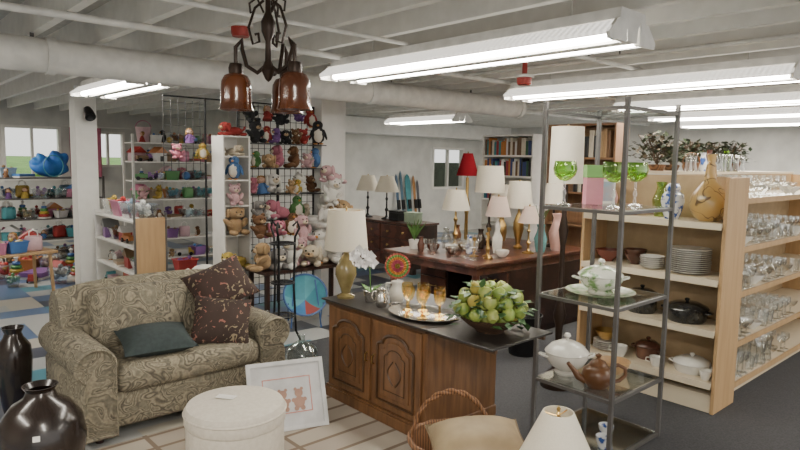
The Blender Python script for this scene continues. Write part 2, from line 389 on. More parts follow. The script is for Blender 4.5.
cushion('dark green grey cloth cushion lying on the paisley loveseat seat',(1.40,3.81,.515),(R(10),0,R(-8)),.43,.38,.15,DKGREEN)
cushion('dark brown floral pillow standing on the seat in front of the other',(1.82,3.77,.57),(R(50),R(8),R(-24)),.38,.35,.15,FLORAL)
cushion('dark brown floral pillow set higher against the loveseat back',(1.91,3.97,.765),(R(44),R(-20),R(-8)),.42,.36,.15,FLORAL2)
# ---------------------------------------------------------------- dark vases at left
BROWNCER=M('near_black_glaze',(.013,.009,.008),.24,c2=(.026,.016,.012),scale=5,coat=.3)
def hollow(prof,th=.006):
    return prof+[(max(r-th,.002),z) for r,z in reversed(prof[2:])]
t=thing('round_vase','large round near black glazed vase in front of the loveseat arm','vase',(.66,3.33,Z0))
lathe_obj('vase_body',hollow([(0,0),(.09,0),(.13,.05),(.185,.16),(.198,.26),(.18,.36),(.13,.43),(.075,.465),(.062,.5),(.08,.525)]),BROWNCER,t,seg=32)
b=BM(); box(b,(-.06,-.178,.33),(.03,.002,.025),m=Matrix.Rotation(R(-18),4,'Z')@Matrix.Rotation(R(-14),4,'X')); obj('price_tag',b,WHITE,t,smooth=False)
t=thing('tall_vase','tall slim near black vase beside the loveseat arm','vase',(.745,4.45,0))
lathe_obj('vase_body',[(r*.95,z*.92) for r,z in hollow([(0,0),(.07,0),(.085,.08),(.1,.25),(.11,.4),(.1,.48),(.06,.54),(.05,.57),(.068,.61)])],BROWNCER,t,seg=28)
# ---------------------------------------------------------------- ottoman
t=thing('ottoman','cream upholstered round storage ottoman in front of the loveseat','ottoman',(1.40,2.76,Z0))
CREAMF=M('cream_fabric',(.62,.57,.49),.8,c2=(.56,.51,.43),scale=50,bump=.1)
lathe_obj('body',[(0,0),(.235,0),(.24,.01),(.24,.33),(.235,.335),(0,.335)],CREAMF,t,seg=40)
lathe_obj('lid',[(0,.337),(.243,.337),(.247,.345),(.247,.40),(.235,.425),(.2,.437),(.1,.444),(0,.446)],CREAMF,t,seg=40)
b=BM(); tube(b,[(.247*cos(a*PI/20),.247*sin(a*PI/20),.395) for a in range(40)],.006,6,True); obj('piping',b,CREAMF,t)
b=BM(); box(b,(0,0,0),(.1,.05,.001)); o=obj('paper_tag',b,WHITE,loc=(1.37,2.80,.4545),rot=(0,0,R(-55))); tag(o,'white paper price tag lying on the cream ottoman','tag')
# ---------------------------------------------------------------- framed picture standing on its easel back
t=thing('framed_picture','white framed nursery picture of pink bears standing on the rug','picture',(1.94,3.11,Z0),R(-18))
tilt=Matrix.Rotation(R(-24),4,'X')
def pt(bm): bmesh.ops.transform(bm,matrix=tilt,verts=bm.verts[:]); return bm
W2,H2=.24,.42
b=BM(); bb(b,-W2,-W2+.025,-.01,.012,.0,H2); bb(b,W2-.025,W2,-.01,.012,.0,H2); bb(b,-W2+.025,W2-.025,-.01,.012,0,.025); bb(b,-W2+.025,W2-.025,-.01,.012,H2-.025,H2); obj('frame',pt(b),M('white_gloss',(.66,.66,.65),.3),t)
b=BM(); bb(b,-W2+.025,W2-.025,.0,.008,.025,H2-.025); obj('mat_board',pt(b),M('mat_board',(.60,.60,.60),.6),t)
b=BM(); prism(b,[(.13,.29),(.14,.29),(.27,.0),(.255,.0)],-.03,.03,'x'); obj('easel_leg',b,BLACK,t,smooth=False)
PK=M('print_pink',(.55,.2,.17),.7,c2=(.62,.32,.26),scale=30)
b=BM()
bb(b,-.15,.15,-.003,-.001,.10,.106); bb(b,-.15,.15,-.003,-.001,.31,.316); bb(b,-.15,-.144,-.003,-.001,.10,.316); bb(b,.144,.15,-.003,-.001,.10,.316)
obj('print_border',pt(b),PK,t)
b=BM()
for cx in (-.03,.07):
    for (dx,dz,rr) in ((0,.16,.035),(0,.215,.026),(-.02,.24,.01),(.02,.24,.01),(-.035,.175,.013),(.035,.175,.013),(-.02,.125,.015),(.02,.125,.015)):
        lathe(b,[(0,.0),(rr,0),(rr,.001),(0,.001)],14,(cx+dx,-.002,dz),Matrix.Rotation(PI/2,3,'X'))
obj('print_bears',pt(b),M('print_tan',(.45,.27,.2),.7),t)
# ---------------------------------------------------------------- buffet cabinet
CW=.50; CD=.33; CX,CY=2.435+CD,2.965; RZ=-PI/2; LB=2.95-CX
t=thing('buffet_cabinet','brown wooden two door buffet with black flip top','cabinet',(CX,CY,Z0),RZ)
b=BM(); bb(b,-CW+.02,CW-.005,-CD+.02,CD-.01,.07,.66); obj('body',b,OAK,t,bevel=.004,smooth=False)
b=BM(); bb(b,-CW,CW,-CD,CD,0,.07); bb(b,-CW+.006,CW-.006,-CD+.006,CD-.006,.07,.085); obj('plinth',b,OAK,t,bevel=.006,smooth=False)
b=BM(); bb(b,-CW+.005,CW-.002,-CD,CD,.655,.678); obj('cornice',b,OAKD,t,bevel=.004,smooth=False)
b=BM(); bb(b,-CW-.015,CW+.01,-CD-.02,CD+.015,.678,.69); obj('top',b,BLACKTOP,t,bevel=.003,smooth=False)
b=BM(); bb(b,CW+.012,CW+.5,-CD-.02,LB,.678,.69); obj('flip_leaf',b,BLACKTOP,t,bevel=.003,smooth=False)
for yy in (-CD+.03,LB-.06):
    b=BM(); bb(b,CW+.0,CW+.48,yy,yy+.02,.65,.678); obj('leaf_support',b,OAKD,t)
for s in (-1,1):
    cx=s*.235
    b=BM(); bb(b,cx-.22,cx+.22,-CD+.004,-CD+.02,.1,.645); d=obj('door',b,OAK,t,bevel=.004,smooth=False)
    pr=[(cx-.165,.15),(cx+.165,.15),(cx+.165,.49)]+[(cx+.165-.05*(1-cos(a*PI/8)),.49+.03*sin(a*PI/8)) for a in range(1,5)]+[(cx+.115*cos(a*PI/10),.52+.06*sin(a*PI/10)) for a in range(1,10)]+[(cx-.115-.05*cos(a*PI/8),.49+.03*sin(a*PI/8)) for a in range(4,0,-1)]+[(cx-.165,.49)]
    b=BM(); tube(b,[(p[0],-CD+.002,p[1]) for p in pr],.011,6,True); obj('panel_moulding',b,OAKD,d)
    def inn(f,g_): return [(cx+(p[0]-cx)*f,.345+(p[1]-.345)*g_) for p in pr]
    b=BM(); prism(b,inn(.78,.82),-CD-.004,-CD+.006); obj('raised_panel',b,OAK,d,bevel=.005,smooth=False)
    b=BM(); tube(b,[(p[0],-CD-.004,p[1]) for p in inn(.56,.62)],.005,6,True)
    for q in (-1,1): tube(b,[(cx+q*(.01+.05*sin(i*PI/8)),-CD-.004,.27+.15*i/8) for i in range(9)],.006,5)
    obj('panel_relief',b,OAKD,d)
    b=BM(); tube(b,[(cx-s*.2,-CD+.004,.42),(cx-s*.2,-CD-.014,.41),(cx-s*.2,-CD-.014,.37),(cx-s*.2,-CD+.004,.36)],.005,6); obj('handle',b,BRASS,d)
ZT=Z0+.69
# ---------------------------------------------------------------- lamps
def lamp(name,label,loc,hb,prof,rb,rt,hs,mb,ms,group=None,cat='lamp',seg=28):
    t=thing(name,label,cat,loc,0,group)
    lathe_obj('base',prof,mb,t,seg=20)
    zt=prof[-1][1]
    b=BM(); tube(b,[(0,0,zt-.004),(0,0,hb+hs*.96)],.006,6); obj('stem',b,BRASS,t)
    b=BM(); lathe(b,[(rb,hb),(rt,hb+hs),(rt-.004,hb+hs),(rb-.004,hb+.002),(rb,hb)],seg); obj('shade',b,ms,t)
    b=BM()
    for a in range(3): tube(b,[(0,0,hb+hs*.94),(rt*cos(a*2.094),rt*sin(a*2.094),hb+hs*.97)],.003,5)
    obj('shade_frame',b,BRASS,t)
    lathe_obj('finial',[(0,hb+hs*.95),(.01,hb+hs*.97),(.005,hb+hs),(.009,hb+hs+.012),(0,hb+hs+.025)],BRASS,t,seg=8)
    return t
def P(pr,sr,sz): return [(r*sr,z*sz) for r,z in pr]
URN=[(0,0),(.8,0),(.85,.05),(.4,.1),(.5,.2),(1,.5),(.95,.65),(.5,.85),(.25,.92),(.2,1),(0,1)]
STICK=[(0,0),(1,0),(1,.04),(.35,.09),(.18,.15),(.22,.3),(.4,.36),(.18,.44),(.15,.7),(.3,.78),(.14,.85),(.14,1),(0,1)]
GOURD=[(0,0),(.7,0),(.75,.04),(.95,.25),(.9,.45),(.45,.6),(.4,.65),(.5,.75),(.35,.9),(.12,.95),(.1,1),(0,1)]
OLIVE=M('olive_glaze',(.17,.13,.05),.2,c2=(.28,.22,.09),scale=8,coat=.4)
lamp('table_lamp','table lamp with white drum shade and olive vase base on cabinet',(2.55,3.38,ZT),.34,P(URN,.075,.33),.15,.125,.27,OLIVE,SHADE)
DZ=.76+Z0
lamp('table_lamp','brass table lamp with cream tapered shade on mahogany desk',(4.72,4.38,DZ),.38,P(STICK,.08,.36),.15,.09,.21,BRASS,SHADE)
lamp('table_lamp','tall table lamp with wide white shade on the mahogany desk',(5.1,4.25,DZ),.56,P(STICK,.075,.54),.16,.135,.28,BRONZE,SHADE)
lamp('table_lamp','small table lamp with blush pink shade on the mahogany desk',(4.72,3.82,DZ),.36,P(GOURD,.055,.34),.125,.075,.19,CERW,PINKSH)
lamp('table_lamp','table lamp with pleated white shade beside the blush pink one',(5.15,3.9,DZ),.42,P(URN,.055,.4),.14,.105,.27,BRASS,SHADE)
lamp('table_lamp','squat table lamp with cream shade at desk back corner',(5.5,4.4,DZ),.4,P(GOURD,.065,.38),.15,.1,.23,BRASS,SHADE)
lamp('table_lamp','dark bronze table lamp with small cream shade at desk right rear',(5.55,3.75,DZ),.46,P(STICK,.075,.44),.13,.085,.21,BRONZE,SHADE)
lamp('table_lamp','low table lamp with blush cone shade near the teal vase',(4.95,3.62,DZ),.30,P(STICK,.06,.28),.11,.05,.16,BRASS,PINKSH)
lamp('floor_lamp','floor lamp with narrow deep red shade behind the mahogany desk',(5.42,4.86,0),1.48,P(STICK,.13,1.46),.13,.055,.26,BRASS,REDSH)
lamp('floor_lamp','floor lamp with tall white cylinder shade behind metal display rack',(3.86,2.52,Z0),1.5,P(STICK,.12,1.49),.12,.115,.4,BRONZE,SHADE)
lamp('table_lamp','black stick lamp with white shade at dresser left end',(6.2,7.66,.74),.42,P(STICK,.08,.4),.19,.1,.24,BLACK,SHADE)
lamp('table_lamp','black stick lamp with white shade nearer the dresser middle',(6.2,7.2,.74),.42,P(STICK,.08,.4),.19,.1,.24,BLACK,SHADE)
lamp('table_lamp','cream cone shaded lamp standing on the floor by the cushion',(2.03,1.31,Z0),.38,P(URN,.1,.37),.2,.06,.3,CERW,SHADE)
# ---------------------------------------------------------------- things on the cabinet
t=thing('orchid','white artificial orchid in a small silver pot beside the lamp','plant',(2.60,3.17,ZT)); t.scale=(1.15,1.15,1.1)
lathe_obj('pot',[(0,0),(.03,0),(.042,.07),(.038,.07),(.03,.06),(0,.06)],CHROME,t,seg=16)
GREENL=M('leaf_green',(.06,.14,.03),.5,c2=(.11,.22,.05),scale=12)
b=BM(); tube(b,[(0,0,.06),(.0,.01,.2),(-.03,0,.30),(-.1,-.0,.33)],.004,6); obj('stem',b,GREENL,t)
WF=M('petal_white',(.8,.78,.76),.6)
def leafpt(bm,p,d,l,w,up=Vector((0,0,1))):
    p=Vector(p); d=Vector(d).normalized(); s=d.cross(up)
    if s.length<1e-3: s=Vector((1,0,0))
    s.normalize(); n=s.cross(d)
    a=bm.verts.new(p); c=bm.verts.new(p+d*l); m1=bm.verts.new(p+d*l*.45+s*w+n*l*.06); m2=bm.verts.new(p+d*l*.45-s*w+n*l*.06); mm=bm.verts.new(p+d*l*.5)
    bm.faces.new((a,m1,mm)); bm.faces.new((m1,c,mm)); bm.faces.new((c,m2,mm)); bm.faces.new((m2,a,mm))
for q,(dx,dy,dz_) in enumerate(((-.1,.0,.33),(-.06,-.01,.31),(-.03,-.02,.29),(-.13,.01,.30),(-.01,-.02,.25),(-.06,-.01,.25),(-.10,.0,.26))):
    b=BM()
    for a in range(5): leafpt(b,(dx,dy,dz_),(cos(a*1.257)*.6-.3,-.45,sin(a*1.257)*.8),.045,.022,Vector((0,-1,.1)))
    blob(b,(dx-.006,dy-.01,dz_),.007,1); obj('flower',b,WF,t)
b=BM()
for a in range(4): leafpt(b,(0,0,.06),(cos(a*1.6),sin(a*1.6),.5),.1,.018)
obj('leaf',b,GREENL,t)
o=lathe_obj('silver_bowl',hollow([(0,0),(.03,0),(.03,.008),(.05,.025),(.062,.05)],.003),CHROME,loc=(2.76,3.27,ZT)); tag(o,'small silver footed bowl behind the white orchid','bowl')
def pitcher(label,loc,s,mat,rz=0):
    t=thing('pitcher',label,'pitcher',loc,rz)
    lathe_obj('body',P(hollow([(0,0),(.045,0),(.06,.04),(.065,.08),(.05,.12),(.042,.145),(.05,.17)],.004),s,s),mat,t)
    b=BM(); tube(b,[Vector(p)*s for p in ((.048,0,.15),(.085,0,.15),(.098,0,.11),(.085,0,.07),(.064,0,.06))],.007*s,8); obj('handle',b,mat,t)
    return t
pitcher('white china pitcher holding the paper pinwheel on cabinet',(2.74,3.06,ZT),.85,CERW,R(120))
t=thing('pinwheel','round multicoloured folded paper pinwheel standing in the white pitcher','pinwheel',(2.74,3.06,ZT+.01))
b=BM(); tube(b,[(0,0,0),(0,0,.27)],.003,6); obj('stick',b,WHITE,t)
n=24
for (ra,rb,c,nm) in ((.0,.018,(.6,.5,.12),'yellow'),(.018,.042,(.58,.12,.2),'pink'),(.042,.06,(.62,.24,.05),'orange'),(.06,.075,(.14,.34,.08),'green'),(.075,.086,(.5,.1,.08),'red')):
    b=BM(); m=Matrix.Rotation(R(-42),3,'Z')
    prev=[]
    for i in range(n*2):
        a=PI*i/n; y=-.012-.012*(i%2)
        prev.append((b.verts.new(m@Vector((max(ra,.003)*cos(a),y,.24+max(ra,.003)*sin(a)))),b.verts.new(m@Vector((rb*cos(a),y,.24+rb*sin(a))))))
    for i in range(n*2):
        p,q=prev[i],prev[(i+1)%(n*2)]; b.faces.new((p[0],p[1],q[1],q[0]))
    obj('paper_ring',b,M('paper_'+nm,c,.6),t)
pitcher('small silver cream jug on cabinet between pitcher and tray',(2.57,3.02,ZT),.7,CHROME,R(160))
# tray & goblets
t=thing('serving_tray','oval silver tray carrying amber goblets on the cabinet','tray',(2.63,2.70,ZT),RZ)
b=BM(); lathe(b,[(0,0),(.2,0),(.235,.012),(.245,.016),(.245,.02),(.2,.006),(0,.006)],40); bmesh.ops.scale(b,vec=(1,.72,1),verts=b.verts[:]); obj('tray_plate',b,CHROME,t)
for s in (-1,1):
    b=BM(); tube(b,[(s*.235,-.04,.016),(s*.27,-.035,.024),(s*.28,0,.026),(s*.27,.035,.024),(s*.235,.04,.016)],.005,6); obj('handle',b,CHROME,t)
t=thing('goblet','amber glass stemmed goblet on the oval silver tray','goblet',(0,0,0))
lathe_obj('bowl',[(.006,.085),(.022,.095),(.034,.115),(.038,.145),(.035,.175)],AMBERG,t,seg=18)
lathe_obj('stem',[(0,0),(.032,0),(.031,.004),(.008,.012),(.005,.03),(.009,.045),(.006,.06),(.007,.086),(0,.086)],AMBERG,t,seg=14)
pg=Proto(t)
for (dx,dy) in ((.0,-.15),(.07,-.08),(-.07,-.07),(.02,.0),(-.07,.05),(.07,.07),(0,.14)):
    pg.put((2.63+dx,2.70+dy,ZT+.0065),0,'amber glass stemmed goblet on the oval silver tray','amber goblets on the silver tray')
# fruit bowl
FB=(2.69,2.21,ZT)
WICK=M('wicker_dark',(.10,.05,.025),.7,c2=(.035,.019,.011),tex='wave',scale=30,dist=2)
o=lathe_obj('fruit_bowl',hollow([(0,0),(.08,0),(.085,.012),(.13,.04),(.17,.075),(.18,.09)],.008),WICK,loc=FB,seg=32); tag(o,'dark woven footed bowl heaped with green and yellow fruit','bowl')
b=BM(); lathe(b,[(0,-.03),(.018,-.034),(.034,-.015),(.038,.006),(.03,.028),(.012,.034),(0,.027)],16); fr=obj('apple',b,M('apple_green',(.16,.25,.04),.35,c2=(.28,.34,.07),scale=20)); tag(fr,'x','fruit')
b=BM(); tube(b,[(0,0,.026),(.004,0,.045)],.0025,5); obj('stem',b,OAKD,fr)
pa=Proto(fr)
b=BM(); lathe(b,[(0,-.035),(.022,-.036),(.035,-.012),(.03,.012),(.016,.032),(.011,.046),(0,.05)],16); fp=obj('pear',b,M('pear_yellow',(.46,.36,.08),.4,c2=(.34,.31,.065),scale=15)); tag(fp,'x','fruit')
b=BM(); tube(b,[(0,0,.046),(.006,0,.064)],.0025,5); obj('stem',b,OAKD,fp)
pp=Proto(fp)
AG=M('apple_pale',(.36,.38,.11),.35,c2=(.25,.31,.07),scale=20)
i=0
for (rad,z,n) in ((.13,.10,9),(.06,.12,4),(.175,.13,12),(.105,.17,8),(.15,.19,10),(.045,.19,3),(.085,.235,7),(.0,.25,1)):
    for k2 in range(n):
        a=2*PI*k2/n+z*30
        pos=(FB[0]+rad*cos(a),FB[1]+rad*sin(a),FB[2]+z+random.uniform(-.008,.008))
        rt=(random.uniform(-.8,.8),random.uniform(-.8,.8),random.uniform(0,6)); sc=random.uniform(.98,1.14)
        if i%9==3: pp.put(pos,0,'yellow artificial pear heaped in the dark woven bowl','yellow pears in the fruit bowl',scale=sc,rot=rt)
        elif i%3==1: pa.put(pos,0,'pale yellow green artificial apple heaped in dark woven bowl','pale apples in the fruit bowl',scale=sc,rot=rt,mats={'apple':AG})
        else: pa.put(pos,0,'bright green artificial apple heaped in the dark woven bowl','green apples in the fruit bowl',scale=sc,rot=rt,mats={'apple':MATS['apple_green']})
        i+=1
b=BM()
DKL=M('leaf_dark',(.025,.07,.02),.5,c2=(.05,.12,.035),scale=12)
for a in range(95):
    th=random.uniform(0,2*PI); zz=random.uniform(.06,.27); rr=.21 if zz<.16 else .21-1.1*(zz-.16)
    leafpt(b,(FB[0]+rr*cos(th)*.97,FB[1]+rr*sin(th)*.97,FB[2]+zz),(cos(th)*.5+random.uniform(-1,1),sin(th)*.5+random.uniform(-1,1),random.uniform(-.7,.4)),.068,.024)
o=obj('fruit_leaves',b,DKL); tag(o,'green artificial leaves tucked among the fruit in the bowl','leaves'); o['kind']='stuff'
# ---------------------------------------------------------------- display rack (etagere)
EX0,EX1,EY0,EY1=3.03,3.61,1.63,2.13
t=thing('display_rack','tall gunmetal display rack with glass shelves of china','display rack',((EX0+EX1)/2,(EY0+EY1)/2,Z0))
hx,hy=(EX1-EX0)/2,(EY1-EY0)/2
for sx in (-1,1):
    for sy in (-1,1):
        b=BM(); bb(b,sx*hx-.0115,sx*hx+.0115,sy*hy-.0115,sy*hy+.0115,0,1.99); obj('post',b,GUN,t,bevel=.002,smooth=False)
EZ=[.03,.37,.88,1.40,1.95]
for z in EZ:
    b=BM()
    bb(b,-hx+.012,hx-.012,-hy-.009,-hy+.009,z-.023,z-.005); bb(b,-hx+.012,hx-.012,hy-.009,hy+.009,z-.023,z-.005)
    bb(b,-hx-.009,-hx+.009,-hy+.012,hy-.012,z-.023,z-.005); bb(b,hx-.009,hx+.009,-hy+.012,hy-.012,z-.023,z-.005); obj('shelf_frame',b,GUN,t,smooth=False)
    b=BM(); bb(b,-hx+.012,hx-.012,-hy+.012,hy-.012,z-.005,z); obj('glass_shelf',b,SHELFG,t,smooth=False)
def ez(i): return EZ[i]+Z0+.0005
t=thing('candle_goblet','x','goblet',(0,0,0))
lathe_obj('bowl',[(.004,.14),(.03,.146),(.06,.175),(.069,.21),(.06,.255),(.055,.255),(.064,.21),(.055,.178),(0,.15)],GREENG,t,seg=20)
lathe_obj('stem',[(0,0),(.045,0),(.044,.005),(.012,.014),(.006,.05),(.014,.07),(.006,.095),(.008,.141),(0,.141)],CLEAR,t,seg=14)
pc=Proto(t)
pc.put((3.13,2.05,ez(3)),0,'green glass goblet at the left corner of the display rack')
pc.put((3.17,1.76,ez(3)),0,'green glass goblet at the near corner of the display rack')
pc.put((3.45,1.78,ez(3)),0,'green glass goblet at the right side of the display rack')
t=thing('gift_box','narrow pink and green gift box standing between the green goblets','box',(3.34,1.99,ez(3)),R(-42))
b=BM(); bb(b,-.05,.05,-.04,.04,0,.16); obj('box_body',b,M('pink_card',(.55,.22,.27),.5,c2=(.5,.18,.23)),t,bevel=.003,smooth=False)
b=BM(); bb(b,-.052,.052,-.042,.042,.161,.235); obj('box_lid',b,M('green_card',(.2,.4,.12),.5),t,bevel=.003,smooth=False)
t=thing('framed_card','small photo card beside the right green goblet on rack','card',(3.5,1.99,ez(3)),R(-42))
b=BM(); bb(b,-.05,.05,-.006,.006,0,.15); obj('frame',b,WHITE,t,smooth=False)
b=BM(); bb(b,-.038,.038,-.009,-.0062,.015,.135); obj('print',b,M('print_blue',(.3,.4,.5),.5,c2=(.5,.35,.3),scale=12),t)
GRDEC=M('white_green_china',(.74,.72,.64),.2,c2=(.16,.27,.10),tex='noise',scale=18,lo=.5,hi=.62,coat=.3)
def tureen(label,loc,s,mat,rz=0,name='tureen',sz_=None):
    t=thing(name,label,'tureen',loc,rz)
    if sz_: t.scale=(1,1,sz_)
    lathe_obj('bowl',P([(0,0),(.06,0),(.065,.012),(.05,.022),(.09,.05),(.112,.09),(.11,.115),(.115,.12),(0,.118)],s,s),mat,t,seg=28)
    lathe_obj('lid',P([(.118,.121),(.112,.13),(.085,.16),(.04,.18),(0,.184)],s,s),mat,t,seg=28)
    lathe_obj('lid_knob',P([(.01,.18),(.008,.195),(.02,.208),(.014,.222),(0,.226)],s,s),mat,t,seg=12)
    for q in (-1,1):
        b=BM(); tube(b,[Vector(p)*s for p in ((q*.106,-.025,.095),(q*.14,-.02,.105),(q*.148,0,.108),(q*.14,.02,.105),(q*.106,.025,.095))],.007*s,6); obj('handle',b,mat,t)
    return t
o=lathe_obj('platter',hollow([(0,0),(.12,0),(.18,.012),(.2,.022)],.003),M('green_glaze',(.13,.24,.1),.25,c2=(.5,.5,.4),scale=14),loc=(3.29,1.88,ez(2)),seg=32); tag(o,'green glazed platter under the decorated tureen on rack','plate')
tureen('white tureen with green leaf decoration on the rack middle shelf',(3.29,1.88,ez(2)+.0035),1.12,GRDEC,R(-42),sz_=.82)
tureen('plain white lidded tureen on the lower rack shelf',(3.22,2.04,ez(1)),1.12,CERW,R(-42))
def teapot(label,loc,s,mat,rz,lidm=None):
    t=thing('teapot',label,'teapot',loc,rz)
    lathe_obj('body',P([(0,0),(.045,0),(.072,.03),(.082,.06),(.072,.095),(.045,.118),(0,.12)],s,s),mat,t,seg=32)
    lathe_obj('lid',P([(.046,.119),(.036,.136),(.014,.146),(.009,.154),(.017,.168),(0,.18)],s,s),lidm or mat,t,seg=24)
    b=BM(); tube(b,[Vector(p)*s for p in ((.065,0,.04),(.1,0,.055),(.125,0,.09),(.155,0,.125))],[.024*s,.019*s,.013*s,.01*s],10); obj('spout',b,mat,t)
    b=BM(); tube(b,[Vector(p)*s for p in ((-.065,0,.1),(-.1,0,.118),(-.138,0,.1),(-.142,0,.065),(-.11,0,.035),(-.075,0,.03))],.010*s,8); obj('handle',b,mat,t)
    return t
TPM=M('brown_glaze_speckle',(.13,.055,.02),.32,c2=(.095,.04,.015),scale=8)
teapot('glossy brown teapot with spout and handle beside the white tureen',(3.155,1.79,ez(1)),1.12,TPM,R(-42+180))
o=lathe_obj('wooden_bowl',hollow([(0,0),(.05,0),(.08,.03),(.1,.075)],.006),MAPLE,loc=(3.46,1.86,ez(1)),seg=24); tag(o,'tan wooden bowl at right of the brown teapot on rack','bowl')
BLUEW=M('blue_white_china',(.65,.66,.66),.2,c2=(.04,.09,.3),scale=22,lo=.48,hi=.56,coat=.3)
def cup(label,loc,s,mat,rz=0,grp=None):
    t=thing('teacup',label,'cup',loc,rz,grp)
    lathe_obj('bowl',P(hollow([(0,0),(.025,0),(.028,.006),(.04,.04),(.045,.07)],.003),s,s),mat,t,seg=18)
    b=BM(); tube(b,[Vector(p)*s for p in ((.043,0,.058),(.065,0,.055),(.068,0,.035),(.04,0,.025))],.004*s,6); obj('handle',b,mat,t)
    return t
cup('blue and white cup at the near corner of bottom rack shelf',(3.15,1.73,ez(0)),1.0,BLUEW)
cup('blue and white cup farther back on the bottom rack shelf',(3.3,1.8,ez(0)),1.0,BLUEW,1)
# ---------------------------------------------------------------- basket, cushion
t=thing('wicker_basket','brown wicker basket with tall arched handle on the floor','basket',(2.19,2.02,Z0),R(-42))
WK=M('wicker',(.24,.11,.042),.6,c2=(.10,.043,.017),tex='wave',scale=22,dist=2)
b=BM(); lathe(b,[(0,0),(.15,0),(.17,.1),(.205,.24),(.215,.26),(.2,.26),(.16,.1),(.14,.012),(0,.012)],28); obj('basket_body',b,WK,t)
b=BM(); tube(b,[(.21*cos(a*PI/14),.21*sin(a*PI/14),.262+.006*(a%2)) for a in range(28)],.014,8,True); obj('rim',b,WK,t)
for ph in (0,PI):
    b=BM(); tube(b,[(.2*cos(a*PI/32)*(-1),.008*cos(a*.9+ph),.24+.27*sin(a*PI/32)+.008*sin(a*.9+ph)) for a in range(33)],.009,8); obj('handle',b,WK,t)
t=thing('footstool','low wooden stool under the tan velvet cushion','stool',(1.98,1.67,Z0),R(-42))
for sx in (-1,1):
    for sy in (-1,1):
        b=BM(); lathe(b,[(0,0),(.015,0),(.022,.2),(.022,.31),(0,.31)],10,(sx*.1,sy*.1,0)); obj('leg',b,OAK,t)
b=BM(); bb(b,-.14,.14,-.14,.14,.31,.335); obj('seat',b,OAK,t,bevel=.004,smooth=False)
cushion('tan velvet plump cushion lying on low stool beside wicker basket',(1.99,1.68,.435),(R(5),R(-3),R(-38)),.42,.34,.19,M('tan_velvet',(.30,.225,.125),.6,c2=(.21,.15,.08),scale=6),pipe_m=M('tan_piping',(.16,.11,.055),.7))
# ---------------------------------------------------------------- glass bottles, plant stand, child chair
o=lathe_obj('glass_bottle',[(0,0),(.1,0),(.125,.02),(.13,.12),(.115,.18),(.06,.22),(.025,.24),(.025,.28),(.032,.285)],BOTTLEG,loc=(2.58,3.98,Z0),seg=28); tag(o,'squat clear glass bottle on floor right of the loveseat','bottle')
o=lathe_obj('glass_bottle',[(0,0),(.09,0),(.115,.02),(.12,.18),(.1,.26),(.04,.32),(.028,.34),(.028,.4),(.036,.405)],BOTTLEG,loc=(2.5,4.4,0),seg=28); tag(o,'taller clear glass bottle on floor behind the squat one','bottle')
t=thing('plant_stand','black wrought iron plant stand behind the glass bottles','stand',(2.86,4.72,0),R(-42))
for k2 in range(3):
    a=k2*2*PI/3+.4
    b=BM(); tube(b,[(.16*cos(a),.16*sin(a),.012),(.12*cos(a),.12*sin(a),.1),(.1*cos(a),.1*sin(a),.5),(.11*cos(a),.11*sin(a),.95),(.15*cos(a),.15*sin(a),1.03),(.13*cos(a),.13*sin(a),1.09),(.09*cos(a),.09*sin(a),1.05)],.011,6); obj('leg',b,BLACK,t)
for z,r_ in ((.25,.108),(.55,.1),(.9,.108)):
    b=BM(); tube(b,[(r_*cos(i*PI/12),r_*sin(i*PI/12),z) for i in range(24)],.009,6,True)
    for i in range(5):
        yy=-.08+.04*i; xx=(r_**2-yy*yy)**.5; tube(b,[(-xx,yy,z),(xx,yy,z)],.004,5)
    obj('ring_shelf',b,BLACK,t)
RED=M('red_enamel',(.35,.03,.02),.4)
t=thing('saucer_chair','small round child saucer chair in mostly teal fabric','chair',(3.35,5.10,0),R(-30)); t.scale=(.85,.85,.95)
FR=M('blue_frame',(.05,.12,.3),.4)
tl=Matrix.Translation((0,.02,.32))@Matrix.Rotation(R(48),4,'X')
for sx in (-1,1):
    b=BM(); tube(b,[(sx*.17,-.17,.009),(sx*.15,.0,.22),(sx*.12,.15,.45)],.009,6); obj('leg',b,FR,t)
    b=BM(); tube(b,[(sx*.19,.2,.009),(sx*.2,.06,.2),(sx*.2,-.06,.24)],.009,6); obj('leg',b,FR,t)
def cone_pt(r,a): return tl@Vector((r*cos(a),r*sin(a),-.11*(1-(r/.25)**2)))
fabs=[M('chair_fabric_teal',(.06,.26,.32),.7),M('chair_fabric_light_teal',(.1,.34,.4),.7),M('chair_fabric_blue',(.05,.18,.38),.7),M('chair_fabric_red',(.34,.07,.06),.7)]
for i in range(8):
    b=BM(); rows=[]
    for j in range(6):
        r_=.25*j/5
        rows.append([b.verts.new(cone_pt(r_,2*PI*(i+q/4)/8)) for q in range(5)] if j else [b.verts.new(cone_pt(0,0))])
    for j in range(5):
        for q in range(4):
            if j==0: b.faces.new((rows[0][0],rows[1][q],rows[1][q+1]))
            else: b.faces.new((rows[j][q],rows[j][q+1],rows[j+1][q+1],rows[j+1][q]))
    obj('fabric_panel',b,fabs[(0,1,0,0,1,2,3,0)[i]],t)
b=BM(); tube(b,[cone_pt(.25,2*PI*i/32) for i in range(32)],.012,6,True); obj('rim_hoop',b,FR,t)
